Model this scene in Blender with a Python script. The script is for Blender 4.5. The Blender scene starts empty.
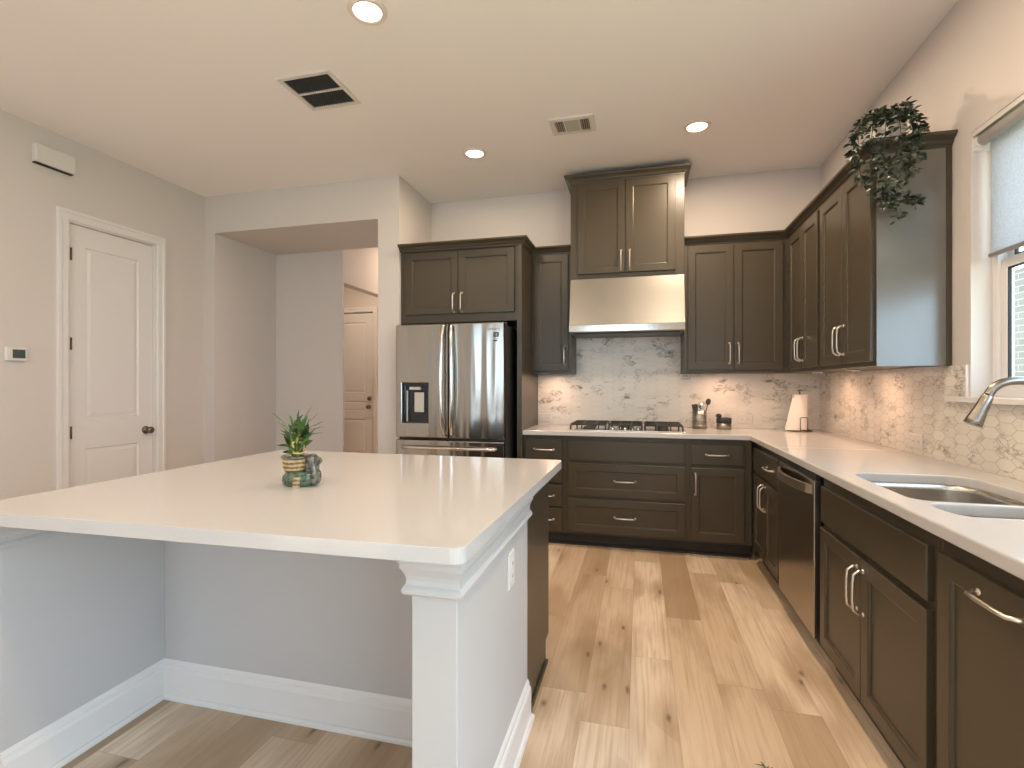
import bpy, bmesh, math, random
from mathutils import Vector, Matrix
random.seed(7)
S = bpy.context.scene
C = S.collection
PI = math.pi

# ------------------------------------------------------------------ camera, sky, exposure
cd = bpy.data.cameras.new('camera'); cam = bpy.data.objects.new('camera', cd); C.objects.link(cam)
cd.sensor_width = 36; cd.sensor_fit = 'HORIZONTAL'; cd.lens = 505.5 * 36 / 1024
cd.clip_start = .02
cam.location = (0, 0, 1.283); cam.rotation_euler = (PI/2, 0, .2482)
S.camera = cam
S.view_settings.view_transform = 'Standard'; S.view_settings.look = 'None'
S.view_settings.gamma = 1; S.view_settings.use_curve_mapping = False
S.view_settings.exposure = 0.0
W = bpy.data.worlds.new('sky'); S.world = W; W.use_nodes = True
bg = W.node_tree.nodes['Background']; bg.inputs[0].default_value = (.66, .78, 1, 1); bg.inputs[1].default_value = 7.0
WARM = (1, .79, .58)
def area(name, loc, rot, sx, sy, power, col=(1,1,1), shape='RECTANGLE', portal=False, spread=PI):
    l = bpy.data.lights.new(name, 'AREA'); l.shape = shape; l.size = sx
    if shape in ('RECTANGLE', 'ELLIPSE'): l.size_y = sy
    l.energy = power; l.color = col; l.spread = spread
    if portal: l.cycles.is_portal = True
    o = bpy.data.objects.new(name, l); o.location = loc; o.rotation_euler = rot; C.objects.link(o)
    return o
# daylight comes from the world through the windows; portals only guide the sampling
RWIN = [(-3.3, -2.1), (-1.2, .2)]             # unseen rear windows, added to let daylight in; x spans
KW = (1.10, 2.67)                                 # kitchen window, y span
for a, b in RWIN: area('window_portal', ((a+b)/2, -3.64, 1.75), (PI/2, 0, 0), b-a, 1.7, 1, portal=True)
area('window_portal', (1.58, (KW[0]+KW[1])/2, 1.8), (0, PI/2, 0), 1.15, KW[1]-KW[0], 1, portal=True)
area('window_portal', (1.58, -.75, 1.35), (0, PI/2, 0), 2.5, 3.3, 1, portal=True)
sun = bpy.data.lights.new('sun', 'SUN'); sun.energy = 36; sun.angle = .02; sun.color = (1, .91, .93)
so = bpy.data.objects.new('sun', sun); so.rotation_euler = (math.radians(42), 0, math.radians(-8)); C.objects.link(so)

# ------------------------------------------------------------------ materials
def newmat(name):
    m = bpy.data.materials.new(name); m.use_nodes = True
    return m, m.node_tree, m.node_tree.nodes['Principled BSDF']
def P(name, col, rough=.5, metal=0, **k):
    m, t, b = newmat(name)
    b.inputs['Base Color'].default_value = (*col, 1); b.inputs['Roughness'].default_value = rough
    b.inputs['Metallic'].default_value = metal
    for kk, v in k.items():
        b.inputs[kk.replace('_', ' ')].default_value = v
    return m
class N:                                          # small helper for shader maths
    def __init__(s, t): s.t = t
    def new(s, ty, **k):
        n = s.t.nodes.new(ty)
        for a, v in k.items(): setattr(n, a, v)
        return n
    def put(s, sock, v):
        if isinstance(v, bpy.types.NodeSocket): s.t.links.new(v, sock)
        else: sock.default_value = v
    def m(s, op, a, b=None, c=None):
        n = s.new('ShaderNodeMath', operation=op); s.put(n.inputs[0], a)
        if b is not None: s.put(n.inputs[1], b)
        if c is not None: s.put(n.inputs[2], c)
        return n.outputs[0]
    def xyz(s, v):
        n = s.new('ShaderNodeSeparateXYZ'); s.put(n.inputs[0], v); return n.outputs
    def comb(s, x, y, z=0.0):
        n = s.new('ShaderNodeCombineXYZ'); s.put(n.inputs[0], x); s.put(n.inputs[1], y); s.put(n.inputs[2], z); return n.outputs[0]
    def coord(s): return s.new('ShaderNodeTexCoord').outputs['Object']
    def geo(s): return s.new('ShaderNodeNewGeometry').outputs['Position']
    def noise(s, v, scale, detail=2, rough=.5, dist=0):
        n = s.new('ShaderNodeTexNoise'); s.put(n.inputs['Vector'], v); n.inputs['Scale'].default_value = scale
        n.inputs['Detail'].default_value = detail; n.inputs['Roughness'].default_value = rough; n.inputs['Distortion'].default_value = dist
        return n.outputs[0]
    def white(s, v):
        n = s.new('ShaderNodeTexWhiteNoise'); n.noise_dimensions = '3D'; s.put(n.inputs['Vector'], v); return n.outputs
    def ramp(s, f, stops):
        n = s.new('ShaderNodeValToRGB'); s.put(n.inputs[0], f)
        e = n.color_ramp.elements
        while len(e) < len(stops): e.new(.5)
        for i, (p, c) in enumerate(stops): e[i].position = p; e[i].color = (*c, 1) if len(c) == 3 else c
        return n.outputs[0]
    def mix(s, f, a, b):
        n = s.new('ShaderNodeMix', data_type='RGBA'); s.put(n.inputs[0], f); s.put(n.inputs[6], a); s.put(n.inputs[7], b); return n.outputs[2]
    def bump(s, h, strength, dist=.01):
        n = s.new('ShaderNodeBump'); s.put(n.inputs['Height'], h); n.inputs['Strength'].default_value = strength; n.inputs['Distance'].default_value = dist
        return n.outputs[0]

def paint(name, col, rough=.6, bs=.05, sc=260):
    m, t, b = newmat(name); n = N(t)
    b.inputs['Base Color'].default_value = (*col, 1); b.inputs['Roughness'].default_value = rough
    n.put(b.inputs['Normal'], n.bump(n.noise(n.geo(), sc, 3), bs, .002))
    return m
M = {}
M['wall'] = paint('wall_paint', (.64, .58, .535), .7)
M['ceil'] = paint('ceiling_paint', (.90, .85, .83), .8, .08, 200)
M['trim'] = paint('trim_paint', (.75, .71, .68), .35, .02)
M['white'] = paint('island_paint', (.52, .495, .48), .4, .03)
M['cab'] = paint('cabinet_paint', (.060, .046, .028), .34, .03, 180)
M['cab'].node_tree.nodes['Principled BSDF'].inputs['Specular IOR Level'].default_value = .42
M['windowlit_panel'] = paint('end_panel_window_light', (.14, .128, .108), .22, .02, 180)  # cabinet colour lightened to paint in the light from the window
M['windowlit_panel'].node_tree.nodes['Principled BSDF'].inputs['Specular IOR Level'].default_value = 1.0
M['dark'] = P('dark_gap', (.012, .011, .010), .6)
M['black'] = P('black_enamel', (.02, .02, .022), .3)
M['iron'] = P('cast_iron', (.03, .03, .03), .55)
M['nickel'] = P('brushed_nickel', (.72, .67, .60), .28, 1)
M['fnickel'] = P('faucet_nickel', (.33, .30, .27), .26, 1)
M['chrome'] = P('polished_steel', (.75, .72, .68), .14, 1)
M['bronze'] = P('aged_bronze', (.20, .16, .12), .3, 1)
M['plate'] = P('white_plastic', (.70, .655, .61), .4)
M['screen'] = P('grey_screen', (.06, .075, .06), .2)
M['shoe'] = M['trim']
def steel(name, col, rough, axis, amp=.18, wav=0):
    m, t, b = newmat(name); n = N(t)
    x, y, z = n.xyz(n.geo())[0:3]
    if axis == 'h': v = n.comb(n.m('MULTIPLY', x, 2.0), n.m('MULTIPLY', y, 2.0), n.m('MULTIPLY', z, 900.0))
    else: v = n.comb(n.m('MULTIPLY', x, 900.0), n.m('MULTIPLY', y, 900.0), n.m('MULTIPLY', z, 2.0))
    f = n.noise(v, 1, 3)
    b.inputs['Metallic'].default_value = 1; b.inputs['Base Color'].default_value = (*col, 1)
    r = n.m('ADD', n.m('MULTIPLY', f, amp), rough - amp/2); n.put(b.inputs['Roughness'], r)
    h = n.m('MULTIPLY', f, .004)
    if wav:
        g = n.noise(n.comb(n.m('MULTIPLY', x, 9.0), n.m('MULTIPLY', y, 9.0), n.m('MULTIPLY', z, .7)), 1, 1)
        h = n.m('ADD', h, n.m('MULTIPLY', g, wav))
    n.put(b.inputs['Normal'], n.bump(h, .25, .01))
    return m
M['steel'] = steel('brushed_steel', (.34, .32, .29), .36, 'h')
M['fsteel'] = steel('fridge_steel', (.40, .36, .315), .17, 'v', .06, 5.0)
M['dwsteel'] = P('dishwasher_steel', (.36, .315, .26), .28, 1)
M['sink'] = steel('sink_steel', (.62, .58, .53), .25, 'h', .1)

def quartz():
    m, t, b = newmat('white_quartz'); n = N(t); g = n.geo()
    f = n.ramp(n.noise(g, 420, 2), [(.34, (.52, .49, .47)), (.46, (.56, .53, .51)), (1, (.57, .54, .52))])
    n.put(b.inputs['Base Color'], f); b.inputs['Roughness'].default_value = .10
    return m
M['quartz'] = quartz()

def marble(axis):
    # elongated hexagonal marble mosaic: a flat-topped hexagonal grid stretched sideways
    m, t, b = newmat('hex_marble_' + axis); n = N(t)
    x, y, z = n.xyz(n.geo())[0:3]
    H = .048; K = 2.25
    u = n.m('DIVIDE', x if axis == 'x' else y, H*K); v = n.m('DIVIDE', z, H)
    R3 = math.sqrt(3)
    def cell(off):
        du = n.m('SUBTRACT', n.m('FLOORED_MODULO', n.m('ADD', u, off*R3/2), R3), R3/2)
        dv = n.m('SUBTRACT', n.m('FLOORED_MODULO', n.m('ADD', v, off*.5), 1.0), .5)
        return du, dv
    a, c = cell(0), cell(1)
    da = n.m('ADD', n.m('MULTIPLY', a[0], a[0]), n.m('MULTIPLY', a[1], a[1]))
    dc = n.m('ADD', n.m('MULTIPLY', c[0], c[0]), n.m('MULTIPLY', c[1], c[1]))
    s = n.m('LESS_THAN', da, dc)
    def pick(p, q): return n.m('ADD', n.m('MULTIPLY', p, s), n.m('MULTIPLY', q, n.m('SUBTRACT', 1.0, s)))
    gu, gv = pick(a[0], c[0]), pick(a[1], c[1])
    au, av = n.m('ABSOLUTE', gu), n.m('ABSOLUTE', gv)
    d = n.m('MAXIMUM', n.m('ADD', n.m('MULTIPLY', au, R3/2), n.m('MULTIPLY', av, .5)), av)
    # cell id
    iu, iv = n.m('SUBTRACT', u, gu), n.m('SUBTRACT', v, gv)
    idv = n.comb(n.m('ROUND', n.m('MULTIPLY', iu, 4.0)), n.m('ROUND', n.m('MULTIPLY', iv, 4.0)), 3.0)
    wn = n.white(idv)
    rnd = wn['Value']; rc = n.new('ShaderNodeVectorMath', operation='SCALE'); n.put(rc.inputs[0], wn['Color']); rc.inputs['Scale'].default_value = 9.0
    pv = n.new('ShaderNodeVectorMath', operation='ADD')
    n.put(pv.inputs[0], n.comb(x if axis == 'x' else y, n.m('MULTIPLY', z, 1.8), 0.0)); n.put(pv.inputs[1], rc.outputs[0])
    nz = n.noise(pv.outputs[0], 14, 3, .55, 1.2)
    vein = n.m('ABSOLUTE', n.m('SUBTRACT', nz, .5))
    line = n.ramp(vein, [(0, (1, 1, 1)), (.012, (.7, .7, .7)), (.055, (0, 0, 0))])
    big = n.noise(n.comb(x if axis == 'x' else y, z, 4.0), 6.0, 2)
    some = n.m('MULTIPLY', n.m('GREATER_THAN', rnd, .5), n.ramp(big, [(.42, (0, 0, 0)), (.60, (1, 1, 1))]))
    smooth = n.ramp(n.noise(pv.outputs[0], 9, 2, .5, .6), [(.55, (0, 0, 0)), (.72, (1, 1, 1))])
    amt = n.m('MULTIPLY', some, n.m('MINIMUM', n.m('ADD', n.m('MULTIPLY', line, .8), n.m('MULTIPLY', smooth, .75)), 1.0))
    base = n.mix(n.m('MULTIPLY', rnd, .35), (.76, .71, .63, 1), (.66, .61, .54, 1))
    soft = n.ramp(n.noise(n.comb(x, y, z), 5, 3), [(.4, (0, 0, 0)), (.8, (1, 1, 1))])
    base = n.mix(n.m('MULTIPLY', soft, .3), base, (.58, .54, .47, 1))
    col = n.mix(n.m('MULTIPLY', amt, .9), base, (.12, .10, .075, 1))
    grout = n.ramp(d, [(.468, (0, 0, 0)), (.487, (1, 1, 1))])
    col = n.mix(n.m('MULTIPLY', grout, .6 if axis == 'y' else .2), col, (.34, .29, .235, 1))
    n.put(b.inputs['Base Color'], col); b.inputs['Roughness'].default_value = .28
    n.put(b.inputs['Normal'], n.bump(n.m('SUBTRACT', 1.0, grout), .25, .002))
    return m
M['tilex'] = marble('x'); M['tiley'] = marble('y')

def planks():
    m, t, b = newmat('oak_planks'); n = N(t)
    x, y, z = n.xyz(n.geo())[0:3]
    w, L = .18, 1.32
    r = n.m('DIVIDE', n.m('ADD', x, 10*w - .14), w); row = n.m('FLOOR', r); fx = n.m('FRACT', r)
    off = n.m('MULTIPLY', n.white(n.comb(row, 7.0, 1.0))['Value'], L)
    q = n.m('DIVIDE', n.m('ADD', n.m('ADD', y, 20.0), off), L); ix = n.m('FLOOR', q); fy = n.m('FRACT', q)
    wn = n.white(n.comb(row, ix, 5.0)); rnd = wn['Value']
    sh = n.new('ShaderNodeVectorMath', operation='SCALE'); n.put(sh.inputs[0], wn['Color']); sh.inputs['Scale'].default_value = 11.0
    sx_, sy_, _z = n.xyz(sh.outputs[0])[0:3]; sh2 = n.comb(sx_, sy_, 0.0)
    def pvec(kx, ky):
        a = n.new('ShaderNodeVectorMath', operation='ADD'); n.put(a.inputs[0], n.comb(n.m('MULTIPLY', x, kx), n.m('MULTIPLY', y, ky), 0.0)); n.put(a.inputs[1], sh2); return a.outputs[0]
    tone = n.ramp(rnd, [(0, (.40, .27, .165)), (.3, (.60, .445, .305)), (.65, (.72, .55, .40)), (1, (.80, .64, .49))])
    cloud = n.noise(pvec(5, 1.3), 1, 3, .5, .4)
    col = n.mix(n.ramp(cloud, [(.44, (0, 0, 0)), (.64, (.62, .62, .62))]), tone, (.36, .235, .135, 1))
    grain = n.noise(pvec(60, 2.2), 1, 4, .6, .5)
    col = n.mix(n.ramp(grain, [(.45, (0, 0, 0)), (.72, (.5, .5, .5))]), col, (.38, .245, .14, 1))
    vo = n.new('ShaderNodeTexVoronoi', voronoi_dimensions='2D'); n.put(vo.inputs['Vector'], pvec(5.2, 2.0)); vo.inputs['Scale'].default_value = 1
    kn = n.m('ADD', vo.outputs['Distance'], n.m('MULTIPLY', n.noise(pvec(55, 25), 1, 3), .10))
    hot = n.m('GREATER_THAN', n.white(vo.outputs['Position'])['Value'], .66)
    knot = n.m('MULTIPLY', n.ramp(kn, [(.045, (1, 1, 1)), (.12, (0, 0, 0))]), hot)
    halo = n.m('MULTIPLY', n.ramp(kn, [(.05, (.55, .55, .55)), (.48, (0, 0, 0))]), n.m('GREATER_THAN', n.white(vo.outputs['Position'])['Value'], .6))
    col = n.mix(halo, col, (.34, .20, .105, 1))
    col = n.mix(n.m('MULTIPLY', knot, .85), col, (.10, .055, .03, 1))
    ex = n.m('MINIMUM', fx, n.m('SUBTRACT', 1.0, fx)); ey = n.m('MINIMUM', fy, n.m('SUBTRACT', 1.0, fy))
    gap = n.m('MAXIMUM', n.m('LESS_THAN', ex, .007), n.m('LESS_THAN', ey, .0012))
    col = n.mix(n.m('MULTIPLY', gap, .25), col, (.18, .11, .06, 1))
    n.put(b.inputs['Base Color'], col); b.inputs['Roughness'].default_value = .42
    n.put(b.inputs['Normal'], n.bump(n.m('SUBTRACT', n.m('MULTIPLY', grain, .15), gap), .15, .003))
    return m
M['floor'] = planks()

def glass():
    m = bpy.data.materials.new('window_glass'); m.use_nodes = True; t = m.node_tree; t.nodes.clear(); n = N(t)
    o = n.new('ShaderNodeOutputMaterial'); mx = n.new('ShaderNodeMixShader'); fr = n.new('ShaderNodeLayerWeight')
    tr = n.new('ShaderNodeBsdfTransparent'); tr.inputs[0].default_value = (.90, .96, .94, 1); gl = n.new('ShaderNodeBsdfGlossy'); gl.inputs['Roughness'].default_value = .02
    n.put(mx.inputs[0], n.m('ADD', .03, n.m('MULTIPLY', .6, n.m('POWER', fr.outputs['Facing'], 5.0)))); n.put(mx.inputs[1], tr.outputs[0]); n.put(mx.inputs[2], gl.outputs[0]); n.put(o.inputs[0], mx.outputs[0])
    return m
M['glass'] = glass()
def shade_mat():
    m = bpy.data.materials.new('roller_fabric'); m.use_nodes = True; t = m.node_tree; t.nodes.clear(); n = N(t)
    o = n.new('ShaderNodeOutputMaterial'); mx = n.new('ShaderNodeMixShader'); mx.inputs[0].default_value = .65
    d = n.new('ShaderNodeBsdfDiffuse'); tl = n.new('ShaderNodeBsdfTranslucent')
    c = n.ramp(n.noise(n.geo(), 160, 3), [(.3, (.60, .61, .63)), (.7, (.74, .75, .77))])
    n.put(d.inputs[0], c); n.put(tl.inputs[0], c)
    n.put(mx.inputs[1], d.outputs[0]); n.put(mx.inputs[2], tl.outputs[0]); n.put(o.inputs[0], mx.outputs[0])
    return m
M['shade'] = shade_mat()
def emit(name, col, s):
    m, t, b = newmat(name); b.inputs['Base Color'].default_value = (.9, .85, .8, 1)
    b.inputs['Emission Color'].default_value = (*col, 1); b.inputs['Emission Strength'].default_value = s
    return m
M['lens'] = emit('lamp_lens', (1, .80, .58), 9)
M['puck'] = emit('puck_lens', (1, .70, .42), 6)
def siding():
    m, t, b = newmat('pale_brick'); n = N(t); x, y, z = n.xyz(n.geo())[0:3]
    br = n.new('ShaderNodeTexBrick'); n.put(br.inputs['Vector'], n.comb(y, z, 0.0)); br.inputs['Scale'].default_value = 1
    br.inputs['Brick Width'].default_value = .22; br.inputs['Row Height'].default_value = .075; br.inputs['Mortar Size'].default_value = .006
    br.inputs['Color1'].default_value = (.13, .115, .09, 1); br.inputs['Color2'].default_value = (.18, .16, .13, 1); br.inputs['Mortar'].default_value = (.28, .26, .23, 1)
    n.put(b.inputs['Base Color'], br.outputs[0]); b.inputs['Roughness'].default_value = .9
    return m
M['brick'] = siding()

# ------------------------------------------------------------------ mesh helpers
def box(bm, x0, x1, y0, y1, z0, z1, mi=0):
    r = bmesh.ops.create_cube(bm, size=1, matrix=Matrix.Translation(((x0+x1)/2, (y0+y1)/2, (z0+z1)/2)) @ Matrix.Diagonal((abs(x1-x0), abs(y1-y0), abs(z1-z0), 1)))
    for f in {f for v in r['verts'] for f in v.link_faces}: f.material_index = mi
def lathe(bm, prof, cx=0, cy=0, seg=32, mat=None, mi=0):
    mat = mat or Matrix.Identity(4); rings = []
    for r, z in prof:
        rings.append([bm.verts.new(mat @ Vector((cx + r*math.cos(2*PI*i/seg), cy + r*math.sin(2*PI*i/seg), z))) for i in range(seg)] if r > 1e-6 else [bm.verts.new(mat @ Vector((cx, cy, z)))])
    for a, b in zip(rings, rings[1:]):
        for i in range(seg):
            j = (i+1) % seg
            vs = [a[i], a[j], b[j], b[i]] if len(a) > 1 and len(b) > 1 else ([a[0], b[j], b[i]] if len(a) == 1 else [a[i], a[j], b[0]])
            f = bm.faces.new(vs); f.smooth = True; f.material_index = mi
    for r in (rings[0], rings[-1]):
        if len(r) > 1: bm.faces.new(r if r is rings[-1] else r[::-1]).material_index = mi
def tube(bm, pts, rad, seg=10, cap=True, flat=1.0):
    pts = [Vector(p) for p in pts]; n = len(pts)
    rads = rad if isinstance(rad, (list, tuple)) else [rad]*n
    up = None; prev = None
    for i, p in enumerate(pts):
        d = ((pts[min(i+1, n-1)] - p).normalized() + (p - pts[max(i-1, 0)]).normalized()).normalized()
        if up is None:
            up = Vector((0, 0, 1)) if abs(d.z) < .9 else Vector((1, 0, 0))
        s = d.cross(up).normalized(); up = s.cross(d).normalized()
        ring = [bm.verts.new(p + (s*math.cos(2*PI*k/seg) + up*math.sin(2*PI*k/seg)*flat)*rads[i]) for k in range(seg)]
        if prev:
            for k in range(seg):
                f = bm.faces.new([prev[k], prev[(k+1) % seg], ring[(k+1) % seg], ring[k]]); f.smooth = True
        elif cap: bm.faces.new(ring[::-1])
        prev = ring
    if cap: bm.faces.new(prev)
def rings(bm, x0, x1, z0, z1, rs, fmap=None):
    """a rectangular panel lofted through rings (inset, y); fmap maps (x, y, z)"""
    fmap = fmap or (lambda x, y, z: (x, y, z)); prev = None
    for k, (i, y) in enumerate(rs):
        r = [bm.verts.new(fmap(*c)) for c in ((x0+i, y, z0+i), (x1-i, y, z0+i), (x1-i, y, z1-i), (x0+i, y, z1-i))]
        if prev:
            for a in range(4): bm.faces.new([prev[a], prev[(a+1) % 4], r[(a+1) % 4], r[a]])
        else: bm.faces.new(r[::-1])
        prev = r
    bm.faces.new(prev)
def sweep(bm, path, prof, fmap, closed=False):
    """profile (n, d) swept along a 2-D path with mitred corners; n is to the right of travel"""
    P2 = [Vector(p) for p in path]; n = len(P2); prev = None; first = None
    def nrm(a, b): d = (b-a).normalized(); return Vector((d.y, -d.x))
    for i in range(n):
        a = P2[i-1] if (i > 0 or closed) else None; c = P2[(i+1) % n] if (i < n-1 or closed) else None
        n1 = nrm(a, P2[i]) if a is not None else None; n2 = nrm(P2[i], c) if c is not None else None
        if n1 is None: m = n2
        elif n2 is None: m = n1
        else: m = (n1+n2); m = m / max(.2, m.dot(n1))
        ring = [bm.verts.new(fmap(P2[i].x + m.x*u, P2[i].y + m.y*u, d)) for u, d in prof]
        if prev:
            for k in range(len(ring)): bm.faces.new([prev[k], prev[(k+1) % len(ring)], ring[(k+1) % len(ring)], ring[k]])
        else: first = ring
        prev = ring
    if closed:
        for k in range(len(first)): bm.faces.new([prev[k], prev[(k+1) % len(first)], first[(k+1) % len(first)], first[k]])
    else: bm.faces.new(first); bm.faces.new(prev[::-1])
def prism(bm, pts, fmap, d0, d1, mi=0):
    a = [bm.verts.new(fmap(p[0], p[1], d0)) for p in pts]; b = [bm.verts.new(fmap(p[0], p[1], d1)) for p in pts]
    fs = [bm.faces.new(a), bm.faces.new(b[::-1])]
    for i in range(len(pts)):
        j = (i+1) % len(pts); fs.append(bm.faces.new([a[i], b[i], b[j], a[j]]))
    for f in fs: f.material_index = mi
def obj(name, bm, mats, parent=None, bevel=0, seg=2, recalc=True, smooth=False, label=None):
    if recalc: bmesh.ops.recalc_face_normals(bm, faces=bm.faces)
    me = bpy.data.meshes.new(name); bm.to_mesh(me); bm.free()
    for m in (mats if isinstance(mats, (list, tuple)) else [mats]): me.materials.append(m)
    if smooth:
        for p in me.polygons: p.use_smooth = True
    o = bpy.data.objects.new(name, me); C.objects.link(o)
    if parent: o.parent = parent
    if bevel:
        b = o.modifiers.new('bevel', 'BEVEL'); b.width = bevel; b.segments = seg; b.limit_method = 'ANGLE'; b.angle_limit = math.radians(40)
    if label: o['label'] = label
    return o
def B(): return bmesh.new()
def bx(name, x0, x1, y0, y1, z0, z1, m, parent=None, bevel=0, **k):
    bm = B(); box(bm, x0, x1, y0, y1, z0, z1); return obj(name, bm, m, parent, bevel, **k)
def tag(o, label, cat, group=None):
    o['label'] = label; o['category'] = cat
    if group: o['group'] = group
    return o
def thing(name, label, cat, loc=(0, 0, 0), rz=0, group=None):
    o = bpy.data.objects.new(name, None); C.objects.link(o); o.empty_display_size = .1
    o.location = loc; o.rotation_euler = (0, 0, rz); return tag(o, label, cat, group)
def struct(o, label=None):
    o['kind'] = 'structure'
    if label: o['label'] = label
    return o
def dup(root, loc, label=None, group=None, rz=None):
    r = root.copy(); C.objects.link(r); r.location = loc
    if rz is not None: r.rotation_euler = (0, 0, rz)
    if label: r['label'] = label
    if group: r['group'] = group
    for ch in list(root.children):
        c = ch.copy(); C.objects.link(c); c.parent = r
        for g in ch.children:
            d = g.copy(); C.objects.link(d); d.parent = c
    return r
XY = lambda a, b, d: (a, b, d)

# ------------------------------------------------------------------ room shell
XR, YB, XL, ZC, YW = 1.42, 4.595, -3.99, 3.05, 3.917
YR = -3.6
bm = B(); box(bm, -6.2, XR+.15, YR-.15, 8.2, -.1, 0)
struct(obj('floor', bm, M['floor']), 'light oak plank floor with dark knots')
bm = B(); box(bm, -6.2, XR+.15, YR-.15, 8.2, ZC, ZC+.12)
struct(obj('ceiling', bm, M['ceil']), 'plain matt beige ceiling')
def wall_with_holes(name, axis, pos0, pos1, a0, a1, holes, label):
    """a wall of boxes along axis, open where holes (a0, a1, z0, z1) are"""
    bm = B(); cuts = sorted({a0, a1, *[h[0] for h in holes], *[h[1] for h in holes]})
    for p, q in zip(cuts, cuts[1:]):
        hs = [h for h in holes if h[0] <= (p+q)/2 <= h[1]]
        zs = [(0, ZC)] if not hs else [(0, hs[0][2]), (hs[0][3], ZC)]
        for z0, z1 in zs:
            if z1 - z0 < 1e-4: continue
            if axis == 'y': box(bm, pos0, pos1, p, q, z0, z1)
            else: box(bm, p, q, pos0, pos1, z0, z1)
    bmesh.ops.remove_doubles(bm, verts=bm.verts, dist=1e-5)
    return struct(obj(name, bm, M['wall']), label)
DY0, DY1, DZ = 2.755, 3.410, 2.45
wall_with_holes('wall_left', 'y', XL-.12, XL, YR, 4.86, [(DY0-.012, DY1+.012, 0, DZ+.012)], 'beige wall on the left that holds the white panelled door')
wall_with_holes('wall_right', 'y', XR, XR+.15, YR, YB+.12, [(KW[0], KW[1], 1.225, 2.395), (-2.4, .9, .1, 2.6)], 'beige wall on the right with the window over the sink')
wall_with_holes('wall_back', 'x', YB, YB+.12, -2.177, XR+.15, [], 'beige wall behind the range hood and wall cabinets')
wall_with_holes('wall_rear', 'x', YR-.12, YR, XL-.12, XR+.15, [(a, b, .9, 2.6) for a, b in RWIN], 'wall behind the viewer')
# pier between hall opening and refrigerator + header over the opening + left jamb
bm = B()
box(bm, -2.177, -1.98, YW, 4.74, 0, ZC)
struct(obj('wall_pier', bm, M['wall']), 'narrow wall end left of the refrigerator')
bm = B(); box(bm, -3.87, -2.177, YW, 4.74, 2.70, ZC); box(bm, XL, -3.87, YW, 4.74, 0, ZC)
struct(obj('wall_header', bm, M['wall']), 'dropped header over the wide hall opening')
# hall beyond the opening
bm = B(); box(bm, -3.99, -3.05, 4.741, 4.77, 0, ZC)
struct(obj('wall_hall', bm, M['wall']), 'short hall wall facing the kitchen')
bm = B(); box(bm, -3.17, -3.05, 4.771, 8.0, 2.36, ZC)
struct(obj('wall_beam', bm, M['wall']), 'header over the side opening of the hall')
bm = B(); box(bm, -6.1, -4.70, 7.02, 7.14, 0, ZC); box(bm, -3.985, -3.05, 7.02, 7.14, 0, ZC); box(bm, -4.70, -3.985, 7.02, 7.14, 2.385, ZC)
struct(obj('wall_entry', bm, M['wall']), 'wall with the entry door at the end of the hall')
bm = B(); box(bm, -3.05, -2.1, 8.0, 8.1, 0, ZC); box(bm, -2.177, -2.06, 4.741, 8.0, 0, ZC); box(bm, -6.1, -5.98, 4.86, 7.02, 0, ZC); box(bm, -6.1, -3.99, 4.78, 4.859, 0, ZC)
struct(obj('wall_far', bm, M['wall']), 'far walls closing the hall')

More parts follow.
